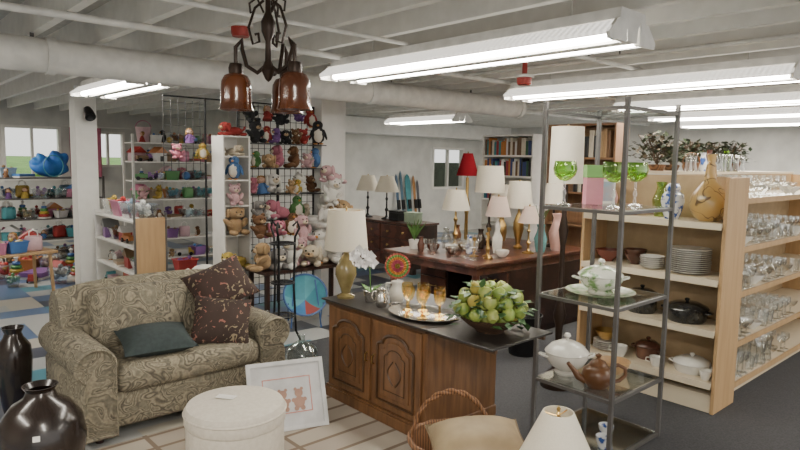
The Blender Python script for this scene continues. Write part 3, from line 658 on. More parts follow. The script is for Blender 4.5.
# ---------------------------------------------------------------- chandelier
t=thing('chandelier','dark bronze scroll chandelier with three brown glass bell shades','chandelier',(1.38,2.39,1.84))
AMB=M('brown_shade_glass',(.20,.06,.02),.2,c2=(.12,.034,.012),scale=7,coat=.4)
AMB.node_tree.nodes['Principled BSDF'].inputs['Transmission Weight'].default_value=.35
lathe_obj('stem',[(0,.13),(.012,.14),(.03,.18),(.014,.22),(.012,.3),(.028,.34),(.03,.38),(.012,.42),(.01,.52),(.02,.55),(0,.57)],BRONZE,t,seg=14)
for k2,a in enumerate((R(-42-22),R(-42+168),R(-42+72))):
    r_=(.13,.15,.16)[k2]; ca,sa=cos(a),sin(a)
    def q(r,z): return (r*ca,r*sa,z)
    b=BM(); tube(b,[q(.01,.2),q(.05,.17),q(.1,.2),q(.12,.27),q(r_*.8,.31),q(r_,.28),q(r_,.2)],.009,8)
    tube(b,[q(.02,.47),q(.06,.44),q(.09,.36),q(.07,.29),q(.04,.3),q(.045,.335),q(.06,.33)],.006,6)
    tube(b,[q(.02,.42),q(.05,.48),q(.085,.46),q(.08,.42),q(.06,.43)],.005,6)
    arm=obj('arm',b,BRONZE,t)
    b=BM(); lathe(b,[(0,.215),(.026,.21),(.032,.19),(.03,.165),(0,.165)],16,(r_*ca,r_*sa,0)); obj('shade_holder',b,BRONZE,arm)
    b=BM(); lathe(b,[(.03,.167),(.05,.158),(.062,.135),(.066,.10),(.066,.06),(.069,.03),(.075,.012),(.071,.012),(.062,.05),(.06,.1),(.05,.14),(.03,.16)],24,(r_*ca,r_*sa,0)); obj('glass_shade',b,AMB,t)
b=BM(); z=.57; i=0
while z<.82:
    ring=[(.012*cos(a*PI/5),0,.018*sin(a*PI/5)) for a in range(10)]
    if i%2: ring=[(0,p[0],p[2]) for p in ring]
    tube(b,[(p[0],p[1],p[2]+z+.012) for p in ring],.003,5,True); z+=.028; i+=1
obj('chain',b,BRONZE,t)
lathe_obj('ceiling_canopy',[(0,.84),(.045,.84),(.05,.825),(.02,.812),(0,.812)],BRONZE,t,seg=18)
# sprinkler boxes
for (x,y,z,lab) in ((1.86,3.55,2.38,'red and white sprinkler unit near the chandelier'),(4.02,3.04,2.25,'red and white sprinkler unit between the fluorescent lights')):
    t=thing('sprinkler_head',lab,'sprinkler',(x,y,z))
    lathe_obj('cup',[(0,0),(.05,0),(.058,.02),(.058,.055),(0,.055)],RED,t,seg=20)
    lathe_obj('collar',[(0,.056),(.075,.056),(.075,.075),(.03,.085),(0,.085)],WHITE,t,seg=20)
    b=BM(); tube(b,[(0,0,.08),(0,0,2.682-z)],.02,10); obj('drop_pipe',b,RED,t)
def spot(label,loc,mat):
    t=thing('spotlight',label,'spotlight',loc)
    b=BM(); lathe(b,[(0,.08),(.04,.07),(.055,.0),(.06,-.09),(.052,-.09),(.0,-.03)],16,(0,-.07,0),Matrix.Rotation(R(-50),3,'X')); obj('lamp_head',b,mat,t)
    b=BM(); bb(b,-.02,.02,-.04,.049,.0,.06); obj('bracket',b,mat,t)
spot('black spotlight clamped high on the left white column',(2.21,8.05,2.14),BLACK)
# ---------------------------------------------------------------- gondola end cap and run
GX0,GX1,GY0,GY1=4.19,4.55,1.55,2.57
t=thing('shelf_end_cap','maple sided end shelf unit full of crockery and pots','shelving',((GX0+GX1)/2,(GY0+GY1)/2,Z0))
hx,hy=(GX1-GX0)/2,(GY1-GY0)/2
for s in (-1,1):
    b=BM(); bb(b,-hx+.01,hx,s*hy-.012,s*hy+.012,0,1.57); obj('side_panel',b,MAPLE,t,bevel=.003,smooth=False)
b=BM(); bb(b,hx-.015,hx,-hy+.012,hy-.012,.05,1.57); obj('back_panel',b,TANBACK,t,smooth=False)
SZ=[.21,.56,.90,1.27]
for z in SZ:
    b=BM(); bb(b,-hx,hx-.016,-hy+.013,hy-.013,z-.025,z); sh=obj('shelf',b,CREAM,t,smooth=False)
    b=BM(); bb(b,-hx-.012,-hx-.001,-hy+.013,hy-.013,z-.04,z+.003); obj('price_rail',b,CREAM,sh,smooth=False)
b=BM(); bb(b,-hx+.03,hx-.016,-hy+.013,hy-.013,0,.12); obj('kick_plate',b,CREAM,t,smooth=False)
t=thing('glassware_shelving','long cream aisle shelving with maple shelf edges full of glassware','shelving',(5.6,2.06,Z0))
b=BM(); bb(b,-1.03,1.6,-.01,.01,.05,1.575); obj('centre_panel',b,TANBACK,t,smooth=False)
RZS=[.10,.40,.76,1.08,1.42]
for z in RZS:
    for s in (-1,1):
        if s==1 and z==1.42: continue
        b=BM(); y0,y1=sorted((s*.012,s*.47)); bb(b,-1.03,1.6,y0,y1,z-.025,z); sh=obj('shelf',b,CREAM,t,smooth=False)
        b=BM(); y0,y1=sorted((s*.471,s*.485)); bb(b,-1.03,1.6,y0,y1,z-.035,z+.004); obj('shelf_edge',b,MAPLE,sh,smooth=False)
b=BM(); bb(b,-1.03,1.6,-.03,.47,1.576,1.596); obj('top_board',b,CREAM,t,smooth=False)
b=BM(); bb(b,-1.03,1.6,-.44,.44,0,.07); obj('kick_plate',b,CREAM,t,smooth=False)
b=BM(); bb(b,1.601,1.626,-.48,.48,0,1.57); obj('end_panel',b,MAPLE,t,smooth=False)
ZB=1.596+Z0+.0005
def sz(i): return SZ[i]+Z0+.0005
# end cap stock
def gourd_mat():
    m=M('painted_tan_gourd',(.46,.30,.10),.3,c2=(.40,.25,.08),scale=4,coat=.4); N=m.node_tree.nodes; L=m.node_tree.links; b=N['Principled BSDF']
    rp=[n for n in N if n.type=='VALTORGB'][0]; mp=[n for n in N if n.type=='MAPPING'][0]
    t=N.new('ShaderNodeTexNoise'); t.inputs['Scale'].default_value=8; t.inputs['Distortion'].default_value=1.2; t.inputs['Detail'].default_value=.5; L.new(mp.outputs[0],t.inputs['Vector'])
    r=N.new('ShaderNodeValToRGB'); e=r.color_ramp.elements; e[0].position=.475; e[0].color=(0,0,0,1); e[1].position=.525; e[1].color=(0,0,0,1)
    for p in (.49,.51): k=e.new(p); k.color=(.9,.9,.9,1)
    L.new(t.outputs[0],r.inputs[0]); mx=N.new('ShaderNodeMix'); mx.data_type='RGBA'; L.new(r.outputs[0],mx.inputs[0]); L.new(rp.outputs[0],mx.inputs[6]); mx.inputs[7].default_value=(.07,.035,.015,1)
    L.new(mx.outputs[2],b.inputs['Base Color']); return m
GOLD=gourd_mat()
t=thing('gourd_vase','tall golden tan gourd vase painted with dark branches','vase',(4.36,1.72,sz(3)))
lathe_obj('body',[(0,0),(.06,0),(.1,.04),(.125,.1),(.12,.16),(.08,.22),(.04,.27),(.026,.33),(.024,.4),(.032,.45),(.026,.45),(.018,.4),(0,.36)],GOLD,t,seg=28)
for q_ in (-1,1):
    b=BM(); tube(b,[(q_*.026,0,.4),(q_*.06,0,.38),(q_*.085,0,.3),(q_*.09,0,.22)],.007,6); obj('handle',b,GOLD,t)
t=thing('ginger_jar','blue and white lidded ginger jar beside the tan gourd vase','jar',(4.30,1.94,sz(3)))
lathe_obj('body',[(0,0),(.045,0),(.06,.04),(.078,.12),(.07,.17),(.045,.19),(.045,.2),(0,.2)],BLUEW,t)
lathe_obj('lid',[(.05,.201),(.05,.225),(.03,.245),(.008,.25),(.014,.265),(0,.275)],BLUEW,t)
def vase(label,loc,prof,mat,cat='vase',name='vase',s=1):
    o=lathe_obj(name,P(prof,s,s),mat,loc=loc); return tag(o,label,cat)
VP=[(0,0),(.04,0),(.05,.05),(.06,.12),(.035,.19),(.03,.22),(.04,.25),(.034,.25),(.024,.22),(0,.2)]
vase('green glass vase beside the ginger jar on end shelf',(4.42,2.08,sz(3)),VP,GREENG)
vase('slim pink vase near the far end of the top shelf',(4.36,2.45,sz(3)),VP,M('pink_glaze',(.6,.35,.32),.25))
def plates(loc,n,r,mat,label,grp,dz=.014):
    b=BM(); lathe(b,[(0,0),(r*.55,0),(r*.6,.004),(r,.018),(r,.021),(r*.58,.008),(0,.006)],30); p=tag(obj('plate',b,mat),label,'plate',grp); pr=Proto(p)
    for i in range(n): pr.put((loc[0]+random.uniform(-.002,.002),loc[1]+random.uniform(-.003,.003),loc[2]+i*dz),0,label,grp)
PLAIN=M('plain_china',(.78,.76,.70),.25,coat=.3)
plates((4.345,1.82,sz(2)),12,.14,PLAIN,'white dinner plate in the tall stack on end shelf','stacked white dinner plates')
plates((4.32,2.07,sz(2)),6,.085,PLAIN,'small white side plate in the low stack on end shelf','stacked white side plates')
plates((4.362,2.27,sz(3)),5,.075,M('pink_china',(.62,.4,.36),.3),'small pink saucer stacked on the top end shelf','stacked pink saucers')
plates((4.35,2.42,sz(0)),5,.09,PLAIN,'white saucer in stack at far end of lowest end shelf','stacked white saucers')
BRG=M('brown_bowl_glaze',(.08,.03,.02),.2,c2=(.12,.05,.03),scale=9,coat=.4)
BWL=[(0,0),(.04,0),(.045,.012),(.085,.05),(.1,.09),(.094,.09),(.08,.052),(0,.016)]
for i in range(2): vase(('lower','upper')[i]+' dark brown glazed bowl nested on end shelf',(4.40,2.24,sz(2)+i*.035),BWL,BRG,'bowl','bowl',.85)
vase('dark red glazed bowl beside the nested brown bowls',(4.36,2.44,sz(2)),BWL,M('red_glaze',(.14,.03,.02),.2,coat=.4),'bowl','bowl',1.0)
BLKE=M('black_enamel',(.012,.012,.012),.2,c2=(.03,.03,.03),scale=40,coat=.4)
def casserole(label,loc,r,h,mat,lidm=None,rz=0):
    t=thing('casserole',label,'pot',loc,rz)
    lathe_obj('pot',[(0,0),(r*.85,0),(r*.95,.02),(r,h),(r*1.04,h+.003),(0,h+.002)],mat,t,seg=28)
    lathe_obj('lid',[(r*1.03,h+.004),(r*.98,h+.016),(r*.6,h+.04),(0,h+.046)],lidm or mat,t,seg=28)
    lathe_obj('knob',[(.008,h+.045),(.018,h+.062),(.012,h+.07),(0,h+.072)],lidm or mat,t,seg=12)
    for q in (-1,1):
        b=BM(); tube(b,[(q*r*.97,-.03,h*.8),(q*(r+.03),-.02,h*.85),(q*(r+.03),.02,h*.85),(q*r*.97,.03,h*.8)],.007,6); obj('handle',b,mat,t)
    return t
casserole('black enamel roaster with lid at right of third shelf',(4.36,1.82,sz(1)),.14,.09,BLKE,rz=R(90))
casserole('deep black lidded stock pot in the middle of third shelf',(4.36,2.15,sz(1)),.11,.13,BLKE,rz=R(90))
casserole('small black lidded pot at far end of third shelf',(4.36,2.43,sz(1)),.08,.1,BLKE,rz=R(90))
casserole('white oven casserole with lid on the lowest end shelf',(4.36,1.76,sz(0)),.12,.06,PLAIN,rz=R(90))
casserole('brown stoneware casserole on the lowest end shelf',(4.40,2.1,sz(0)),.09,.09,BRG,rz=R(90))
cup('white mug beside brown casserole on lowest end shelf',(4.26,1.97,sz(0)),1.0,PLAIN,2)
cup('white mug farthest along the lowest end shelf',(4.27,2.25,sz(0)),1.2,PLAIN,2)
cup('white teacup at the right end of lowest end shelf',(4.25,1.62,sz(0)),.9,PLAIN,1)
o=lathe_obj('brass_bowl',hollow([(0,0),(.04,0),(.07,.03),(.09,.07)],.003),BRASS,loc=(4.36,2.42,sz(0)+.08)); tag(o,'shallow brass bowl on saucers at lowest end shelf','bowl')
# glassware on the run
def gl(name,label,parts):
    t=thing(name,label,'glass',(0,0,0))
    for n_,p,m in parts: lathe_obj(n_,p,m,t,seg=20)
    return Proto(t)
WINE=gl('wine_glass','x',[('bowl',[(.004,.072),(.02,.085),(.036,.11),(.034,.155)],CLEAR),('stem',[(0,0),(.034,0),(.033,.004),(.006,.01),(.004,.072),(0,.073)],CLEAR)])
COUPE=gl('dessert_glass','x',[('bowl',[(.004,.05),(.03,.062),(.046,.09),(.048,.105)],CLEAR),('stem',[(0,0),(.034,0),(.033,.004),(.006,.012),(.005,.05),(0,.051)],CLEAR)])
TUMB=Proto(tag(lathe_obj('tumbler',[(0,0),(.03,0),(.032,.006),(.038,.11)],CLEAR,seg=20),'x','glass'))
GBOWL=Proto(tag(lathe_obj('glass_bowl',[(0,0),(.035,0),(.04,.01),(.075,.05),(.085,.08)],CLEAR,seg=20),'x','bowl'))
GVASE=Proto(tag(lathe_obj('glass_vase',[(0,0),(.035,0),(.04,.02),(.03,.08),(.035,.15),(.048,.19)],CLEAR,seg=16),'x','vase'))
CDISH=Proto(tag(lathe_obj('china_bowl',[(0,0),(.035,0),(.038,.008),(.07,.04),(.08,.065),(.075,.065),(.06,.035),(0,.012)],PLAIN,seg=20),'x','bowl'))
kinds={'stemmed wine glass':WINE,'footed dessert glass':COUPE,'straight tumbler':TUMB,'open glass bowl':GBOWL,'flared glass vase':GVASE,'white china bowl':CDISH}
lev=['bottom','second lowest','middle','second highest','top']
seqs=[['open glass bowl','stemmed wine glass','straight tumbler','flared glass vase'],
['stemmed wine glass','footed dessert glass','white china bowl','straight tumbler','stemmed wine glass'],
['straight tumbler','stemmed wine glass','white china bowl','footed dessert glass','stemmed wine glass','open glass bowl'],
['stemmed wine glass','white china bowl','footed dessert glass','stemmed wine glass','straight tumbler'],
['stemmed wine glass','footed dessert glass','open glass bowl','stemmed wine glass','footed dessert glass','white china bowl']]
for li,z in enumerate(RZS):
    x=4.64; si=0
    while x<6.0:
        kd=seqs[li][si%len(seqs[li])]; si+=1
        big=kd in('open glass bowl','white china bowl')
        sc=random.uniform(.9,1.12)
        for rep in range(1 if big else 2):
            if x>6.0: break
            for yy in (1.67,1.88) if big else (1.63,1.73,1.83,1.93):
                if li==4 and yy>1.9: continue
                pre='' if kd=='white china bowl' else 'clear '
                kinds[kd].put((x+random.uniform(-.01,.01)+(.03 if big else 0),yy+random.uniform(-.008,.008),z+Z0+.0005),random.uniform(0,6),'%s%s on the %s shelf of the aisle shelving'%(pre,kd,lev[li]),'%ss on the %s aisle shelf'%(kd,lev[li]),scale=sc)
            x+={'open glass bowl':.22,'white china bowl':.2,'footed dessert glass':.135,'flared glass vase':.14}.get(kd,.11)
# foliage on the top board
def bouquet(label,loc,r,h,colors,mat_pot,name='dried_arrangement',n=160):
    t=thing(name,label,'arrangement',loc)
    lathe_obj('pot',[(0,0),(.05,0),(.065,.04),(.06,.05),(0,.04)],mat_pot,t,seg=16)
    b=BM()
    for i in range(14):
        th=random.uniform(0,2*PI); rr=random.uniform(.2,.8)*r; tube(b,[(0,0,.04),(rr*.4*cos(th),rr*.4*sin(th),h*.5),(rr*cos(th),rr*sin(th),h*random.uniform(.7,.95))],.003,5)
    obj('stems',b,OAKD,t)
    for ci,c in enumerate(colors):
        b=BM()
        for i in range(n):
            th=random.uniform(0,2*PI); ph=random.uniform(-.1,1.5); rr=random.uniform(.35,1)
            p=Vector((r*rr*cos(th)*cos(ph),r*rr*sin(th)*cos(ph),max(.03,h*.3+h*.65*rr*sin(ph))))
            leafpt(b,p,(random.uniform(-1,1),random.uniform(-1,1),random.uniform(-.2,.5)),.058,.02)
        obj('foliage',b,c,t)
TANL=M('dry_leaf',(.10,.07,.034),.85,c2=(.05,.036,.02)); OLVL=M('olive_leaf',(.05,.065,.024),.85,c2=(.026,.034,.014)); DKGL=M('dark_leaf',(.03,.052,.02),.85,c2=(.016,.028,.012))
DOTS=[('dried brown leaf arrangement behind the display rack top',4.78,2.30,.23,.31,[TANL,OLVL]),('low olive green arrangement next to the dried brown one',5.12,2.34,.19,.24,[OLVL,DKGL]),('low dark green leaf arrangement in middle of aisle shelving top',5.45,2.33,.19,.27,[DKGL,OLVL]),('brown and olive arrangement past the dark green one',5.82,2.33,.2,.26,[OLVL,TANL]),('farthest dark green leaf arrangement on the aisle shelving top',6.2,2.30,.22,.29,[DKGL,OLVL])]
for lab,x,y,r_,h_,cs in DOTS: bouquet(lab,(x,y,ZB),r_,h_,cs,WK)
def small_basket(label,loc,s):
    t=thing('small_basket',label,'basket',loc,random.uniform(0,3))
    lathe_obj('basket_body',P(hollow([(0,0),(.07,0),(.08,.04),(.095,.1)],.006),s,s),WK,t,seg=20)
    b=BM(); tube(b,[Vector((-.093*cos(a*PI/12),0,.095+.11*sin(a*PI/12)))*s for a in range(13)],.006,6); obj('handle',b,WK,t)
small_basket('small handled basket on aisle shelving top near gourd vase',(5.0,2.13,ZB),.7)
small_basket('small handled basket farther along the aisle shelving top',(5.84,2.13,ZB),.7)
for (x,y,m,lab,s) in ((5.2,2.12,BLUEW,'small blue and white vase on the aisle shelving top',.6),(5.34,2.13,BRG,'dark brown vase on the aisle shelving top',.7),(5.68,2.12,GREENG,'green glass vase on the aisle shelving top',.7)):
    vase(lab,(x,y,ZB),VP,m,s=s)
for (x,y) in ((4.82,2.07),(4.9,2.07),(5.27,2.08),(5.44,2.08),(5.53,2.09),(5.6,2.07),(5.76,2.07),(5.98,2.1)):
    GVASE.put((x,y,ZB),0,'clear flared glass vase along the front of the aisle shelving top','glass vases on the aisle shelving top',scale=.75)
# ---------------------------------------------------------------- desk
t=thing('mahogany_desk','large mahogany pedestal desk crowded with lamps','desk',(4.88,4.05,Z0),RZ)
DW,DD=.62,.9   # local x half (world y), local y half (world x)
b=BM(); bb(b,-DW,DW,-DD,DD,.725,.76); obj('top',b,MAHOG,t,bevel=.008,smooth=False)
b=BM(); bb(b,-DW+.03,DW-.03,-DD+.03,DD-.03,.66,.725); obj('apron',b,MAHOG,t,smooth=False)
for s in (-1,1):
    b=BM(); cx=s*(DW-.23); bb(b,cx-.2,cx+.2,-DD+.5,DD-.05,.06,.66); ped=obj('pedestal',b,DKWOOD,t,bevel=.004,smooth=False)
    for k2 in range(3):
        b=BM(); bb(b,cx-.18,cx+.18,-DD+.484,-DD+.498,.1+k2*.185,.27+k2*.185); dr=obj('drawer',b,MAHOG,t,bevel=.003,smooth=False)
        b=BM(); tube(b,[(cx-.05,-DD+.486,.19+k2*.185),(cx-.04,-DD+.466,.185+k2*.185),(cx+.04,-DD+.466,.185+k2*.185),(cx+.05,-DD+.486,.19+k2*.185)],.005,6); obj('handle',b,BRASS,dr)
    b=BM(); bb(b,cx-.19,cx+.19,-DD+.52,DD-.07,0,.06); obj('pedestal_base',b,DKWOOD,t,smooth=False)
for s in (-1,1):
    b=BM(); lathe(b,[(0,0),(.02,0),(.03,.1),(.022,.2),(.035,.5),(.035,.66),(0,.66)],14,(s*(DW-.08),-DD+.08,0)); obj('leg',b,MAHOG,t)
def dz(): return DZ+.0005
t=thing('potted_plant','small spiky green plant in a white pot on desk','plant',(4.25,4.5,dz()))
lathe_obj('pot',[(0,0),(.045,0),(.06,.09),(.054,.09),(.05,.08),(0,.08)],CERW,t,seg=18)
b=BM()
for i in range(26):
    a=random.uniform(0,6.28); leafpt(b,(0,0,.08),(cos(a)*.5,sin(a)*.5,random.uniform(.7,1.6)),random.uniform(.16,.27),.014)
obj('leaf',b,GREENL,t)
for (x,y,h,lab) in ((4.35,3.62,.26,'tallest brass candlestick at the desk front corner'),(4.45,3.72,.2,'medium brass candlestick behind the tallest one'),(4.36,3.8,.15,'short brass candlestick on the desk front edge')):
    t=thing('candlestick',lab,'candlestick',(x,y,dz())); lathe_obj('stick',P(STICK,.045,h),BRASS,t,seg=14); lathe_obj('candle_cup',[(0,h-.002),(.018,h),(.02,h+.025),(.015,h+.025),(0,h+.01)],BRASS,t,seg=12)
for (x,y,m,lab) in ((4.3,4.02,CHROME,'round silver sugar bowl on the desk edge'),(4.42,4.15,CERW,'small white china bowl on the desk'),(4.3,4.28,BRG,'small brown bowl on the desk near the plant'),(4.55,3.62,CERW,'white china bowl at the desk near corner'),(4.6,4.14,BRASS,'small brass bowl between the desk lamps')):
    o=lathe_obj('small_bowl',P(hollow([(0,0),(.03,0),(.055,.03),(.06,.06)],.003),1.1,1.1),m,loc=(x,y,dz())); tag(o,lab,'bowl')
for (x,y,m,lab,s) in ((4.5,4.3,CLEAR,'clear crystal decanter on the desk beside brass lamp',.85),(4.46,3.95,BLUEW,'blue and white vase on the desk',.7),(5.35,3.56,M('blush_ceramic',(.62,.38,.33),.3),'tall blush ceramic vase at desk right side',1.5),(5.12,3.6,M('teal_glaze',(.15,.35,.35),.25),'teal vase at the desk right side holding flowers',1.1),(4.8,4.1,BRONZE,'dark bronze vase between the desk lamps',.8),(4.15,4.3,BRG,'small brown vase at the desk front edge',.6),(4.9,4.52,TPM,'plain brown vase at the desk far edge',.8)):
    vase(lab,(x,y,dz()),VP,m,s=s)
for (x,y) in ((4.2,3.9),(4.27,3.86),(4.22,3.78),(4.56,4.02),(4.62,3.98),(4.2,3.66)):
    WINE.put((x,y,dz()),0,'clear stemmed wine glass among the clutter on the mahogany desk','wine glasses on the mahogany desk')
for (x,y) in ((4.33,4.4),(4.4,4.36),(4.12,4.1)):
    TUMB.put((x,y,dz()),0,'clear tumbler among the clutter on the mahogany desk','tumblers on the mahogany desk')
t=thing('flower_spray','white and green flower spray in the teal vase','flowers',(5.12,3.6,dz()+.235))
b=BM()
for i in range(9):
    a=i*.7; tube(b,[(0,0,0),(.02*cos(a),.02*sin(a),.08),(.08*cos(a),.08*sin(a),.18+.02*(i%3))],.003,5)
obj('stem',b,GREENL,t)
for i in range(9):
    a=i*.7; b=BM(); c=(.08*cos(a),.08*sin(a),.18+.02*(i%3))
    for k2 in range(6): leafpt(b,c,(cos(k2*1.05),sin(k2*1.05),.5),.035,.014)
    obj('flower',b,WF,t)
t=thing('waste_bin','black open waste bin on carpet beside the desk','bin',(4.3,3.16,Z0)); lathe_obj('bin_body',hollow([(0,0),(.12,0),(.15,.33),(.155,.34)],.004),BLACK,t); b=BM(); tube(b,[(.156*cos(i*PI/12),.156*sin(i*PI/12),.34) for i in range(24)],.006,6,True); obj('rim',b,BLACK,t)
# ---------------------------------------------------------------- dresser
t=thing('dresser','dark reddish brown dresser with six drawers by back wall','dresser',(6.25,7.1,0),RZ)
b=BM(); bb(b,-.72,.72,-.24,.24,.08,.71); obj('body',b,DKWOOD,t,bevel=.004,smooth=False)
b=BM(); bb(b,-.75,.75,-.27,.25,.71,.74); obj('top',b,MAHOG,t,bevel=.006,smooth=False)
for sx in (-1,1):
    for sy in (-1,1):
        b=BM(); bb(b,sx*.66-.035,sx*.66+.035,sy*.19-.035,sy*.19+.035,0,.08); obj('foot',b,DKWOOD,t)
for i in range(2):
    for j in range(3):
        b=BM(); x0=-.69+i*.7; bb(b,x0,x0+.68,-.256,-.241,.1+j*.2,.29+j*.2); d=obj('drawer',b,MAHOG,t,bevel=.004,smooth=False)
        for q in (.17,.51):
            b=BM(); lathe(b,[(0,0),(.012,0),(.01,.015),(.018,.025),(0,.03)],10,(x0+q,-.256,.195+j*.2),Matrix.Rotation(PI/2,3,'X')); obj('knob',b,BRASS,d)
for (y,c,lab) in ((6.95,BLACK,'black jewellery box on the dresser'),(6.6,M('pale_green_box',(.4,.5,.36),.5),'pale green storage box on the dresser right end')):
    t=thing('storage_box',lab,'box',(6.2,y,.7405),RZ); b=BM(); bb(b,-.11,.11,-.08,.08,0,.12); obj('box_body',b,c,t,bevel=.003,smooth=False); b=BM(); bb(b,-.115,.115,-.085,.085,.121,.15); obj('lid',b,c,t,bevel=.004,smooth=False)
# skis on the back wall
for i,(x,c,lab,tip,hs_) in enumerate(((8.82,(.03,.07,.13),'dark blue ski leaning on the white back wall',.035,.8),(8.95,(.04,.09,.13),'second dark blue ski beside the first one',.035,.84),(9.14,(.03,.16,.18),'dark teal snowboard leaning on the white back wall',.08,.8),(9.32,(.26,.12,.03),'dull orange ski leaning beside the teal snowboard',.035,.78),(9.43,(.05,.05,.06),'black ski at the right of the orange one',.035,.72))):
    b=BM(); wv=tip; pts=[(-wv,.1),(-wv*.6,.02),(0,0),(wv*.6,.02),(wv,.1),(wv*.8,.8),(wv,1.5),(wv*.7,1.63),(0,1.7),(-wv*.7,1.63),(-wv,1.5),(-wv*.8,.8)]
    pts=[(p[0],p[1]*hs_) for p in pts]
    t=thing('snowboard' if tip>.06 else 'ski',lab,'snowboard' if tip>.06 else 'ski',(x,9.77,.002)); prism(b,pts,-.01,.006); m=M('ski_%d'%i,c,.3,c2=tuple(min(1,q*1.6+.03) for q in c),scale=4)
    tl=Matrix.Rotation(R(-8),4,'X'); bmesh.ops.transform(b,matrix=tl,verts=b.verts[:]); obj('board',b,m,t,bevel=.002)
    b=BM(); bb(b,-.035,.035,-.045,-.011,.6,.8); bmesh.ops.transform(b,matrix=tl,verts=b.verts[:]); obj('binding',b,BLACK,t); 
# ---------------------------------------------------------------- bookcases
def bookcase(label,cx,cy,w,d,h,zs,mat,name='bookcase'):
    t=thing(name,label,'bookcase',(cx,cy,0),RZ)
    for s in (-1,1):
        b=BM(); bb(b,s*w/2-.012,s*w/2+.012,-d/2,d/2,0,h); obj('side_panel',b,mat,t,smooth=False)
    b=BM(); bb(b,-w/2+.012,w/2-.012,d/2-.01,d/2,.02,h); obj('back_panel',b,mat,t,smooth=False)
    for z in zs+[h]:
        b=BM(); bb(b,-w/2+.012,w/2-.012,-d/2,d/2-.01,z-.025,z); obj('shelf',b,mat,t,smooth=False)
    return t
bt=thing('book','x','book',(0,0,0))
b=BM(); bb(b,-.5,-.4,-.48,.5,0,1); bb(b,.4,.5,-.48,.5,0,1); prism(b,[(-.5,-.48),(-.4,-.48),(.4,-.48),(.5,-.48),(.3,-.53),(-.3,-.53)],0,1,'z'); obj('cover',b,WHITE,bt,smooth=False)
b=BM(); bb(b,-.395,.395,-.478,.47,.02,.98); obj('pages',b,M('page_paper',(.62,.57,.46),.8),bt,smooth=False)
BK=Proto(bt)
BC=[('red',(.33,.03,.03)),('navy',(.03,.05,.16)),('brown',(.14,.07,.03)),('cream',(.6,.54,.42)),('dark green',(.03,.1,.05)),('black',(.02,.02,.02)),('orange',(.5,.18,.03)),('white',(.65,.64,.6)),('teal',(.03,.22,.24))]
def fill_books(cx,cy,w,d,z,hmax,place,cols=BC,tmin=.022,tmax=.045):
    lx=-w/2+.02
    while True:
        th=random.uniform(tmin,tmax)
        if lx+th>w/2-.02: break
        hh=random.uniform(.72,1)*hmax; nm,c=random.choice(cols)
        x,y=r2(cx,cy,RZ,lx+th/2,-d/2+.02+.075)
        BK.put((x,y,z+.0005),RZ,'%s book with upright spine on the %s'%(nm,place),'%s books on the %s'%(nm,place),scale=(th*.96,.15,hh),mats={'cover':M('book_'+nm.replace(' ','_'),c,.5)})
        lx+=th
bookcase('white bookcase packed with books behind the desk lamps',6.95,5.4,.85,.28,2.02,[.08,.42,.78,1.13,1.46,1.74],WHITE)
for z,pl in ((1.13,'lower visible shelf of the white bookcase'),(1.46,'middle shelf of the white bookcase'),(1.74,'top shelf of the white bookcase')):
    fill_books(6.95,5.4,.85,.28,z,.25,pl)
bookcase('tall brown wooden bookcase behind the display rack',6.78,4.15,.9,.3,2.12,[.08,.5,.9,1.3,1.72],BOOKW)
TALL=[('brown',(.14,.07,.03)),('cream',(.6,.54,.42)),('tan',(.36,.22,.1)),('black',(.02,.02,.02))]
fill_books(6.78,4.15,.9,.3,1.72,.34,'top shelf of the wooden bookcase',TALL,.04,.08)
fill_books(6.78,4.15,.9,.3,1.3,.3,'second shelf of the wooden bookcase',TALL,.04,.08)
# ---------------------------------------------------------------- grid wall, tower, plush toys
t=thing('wire_grid_rack','black wire grid display rack behind the stuffed animals','display rack',(3.6,6.1,0))
def gridpanel(x0,x1,z0,z1,y):
    b=BM(); st=.075
    x=x0
    while x<=x1+.001: tube(b,[(x,y,z0),(x,y,z1)],.0038,4); x+=st
    z=z0
    while z<=z1+.001: tube(b,[(x0,y+.006,z),(x1,y+.006,z)],.0038,4); z+=st
    return b
obj('grid_panel',gridpanel(-.43,.02,0.02,2.22,0),BLACK,t); obj('grid_panel',gridpanel(.05,.50,0.02,2.22,0),BLACK,t); obj('grid_panel',gridpanel(-1.24,-.83,1.5,2.2,0),BLACK,t)
for x in (-.45,.035,.512,-.81):
    b=BM(); tube(b,[(x,0,0),(x,0,2.24)],.011,8); obj('upright',b,BLACK,t)
b=BM(); bb(b,-1.24,.515,-.006,.006,2.225,2.24); obj('top_rail',b,BLACK,t)
GS=[.98,1.26,1.54,1.8]
for z in GS:
    b=BM(); bb(b,-.43,.50,-.28,-.015,z-.01,z); obj('shelf_board',b,BLACK,t,smooth=False)
t=thing('shelf_tower','narrow white open shelf tower filled with stuffed animals','shelf',(2.97,5.87,0))
for s in (-1,1):
    b=BM(); bb(b,s*.14-.008,s*.14+.008,-.1,.16,0,1.86); obj('side_panel',b,WHITE,t,smooth=False)
TZ=[.1,.5,.86,1.16,1.42,1.66]
for z in TZ+[1.86]:
    b=BM(); bb(b,-.132,.132,-.1,.15,z-.014,z); obj('shelf',b,WHITE,t,smooth=False)
b=BM(); bb(b,-.132,.132,.15,.16,.05,1.86); obj('back_panel',b,WHITE,t,smooth=False)
EYE=M('bead_black',(.008,.008,.008),.2)
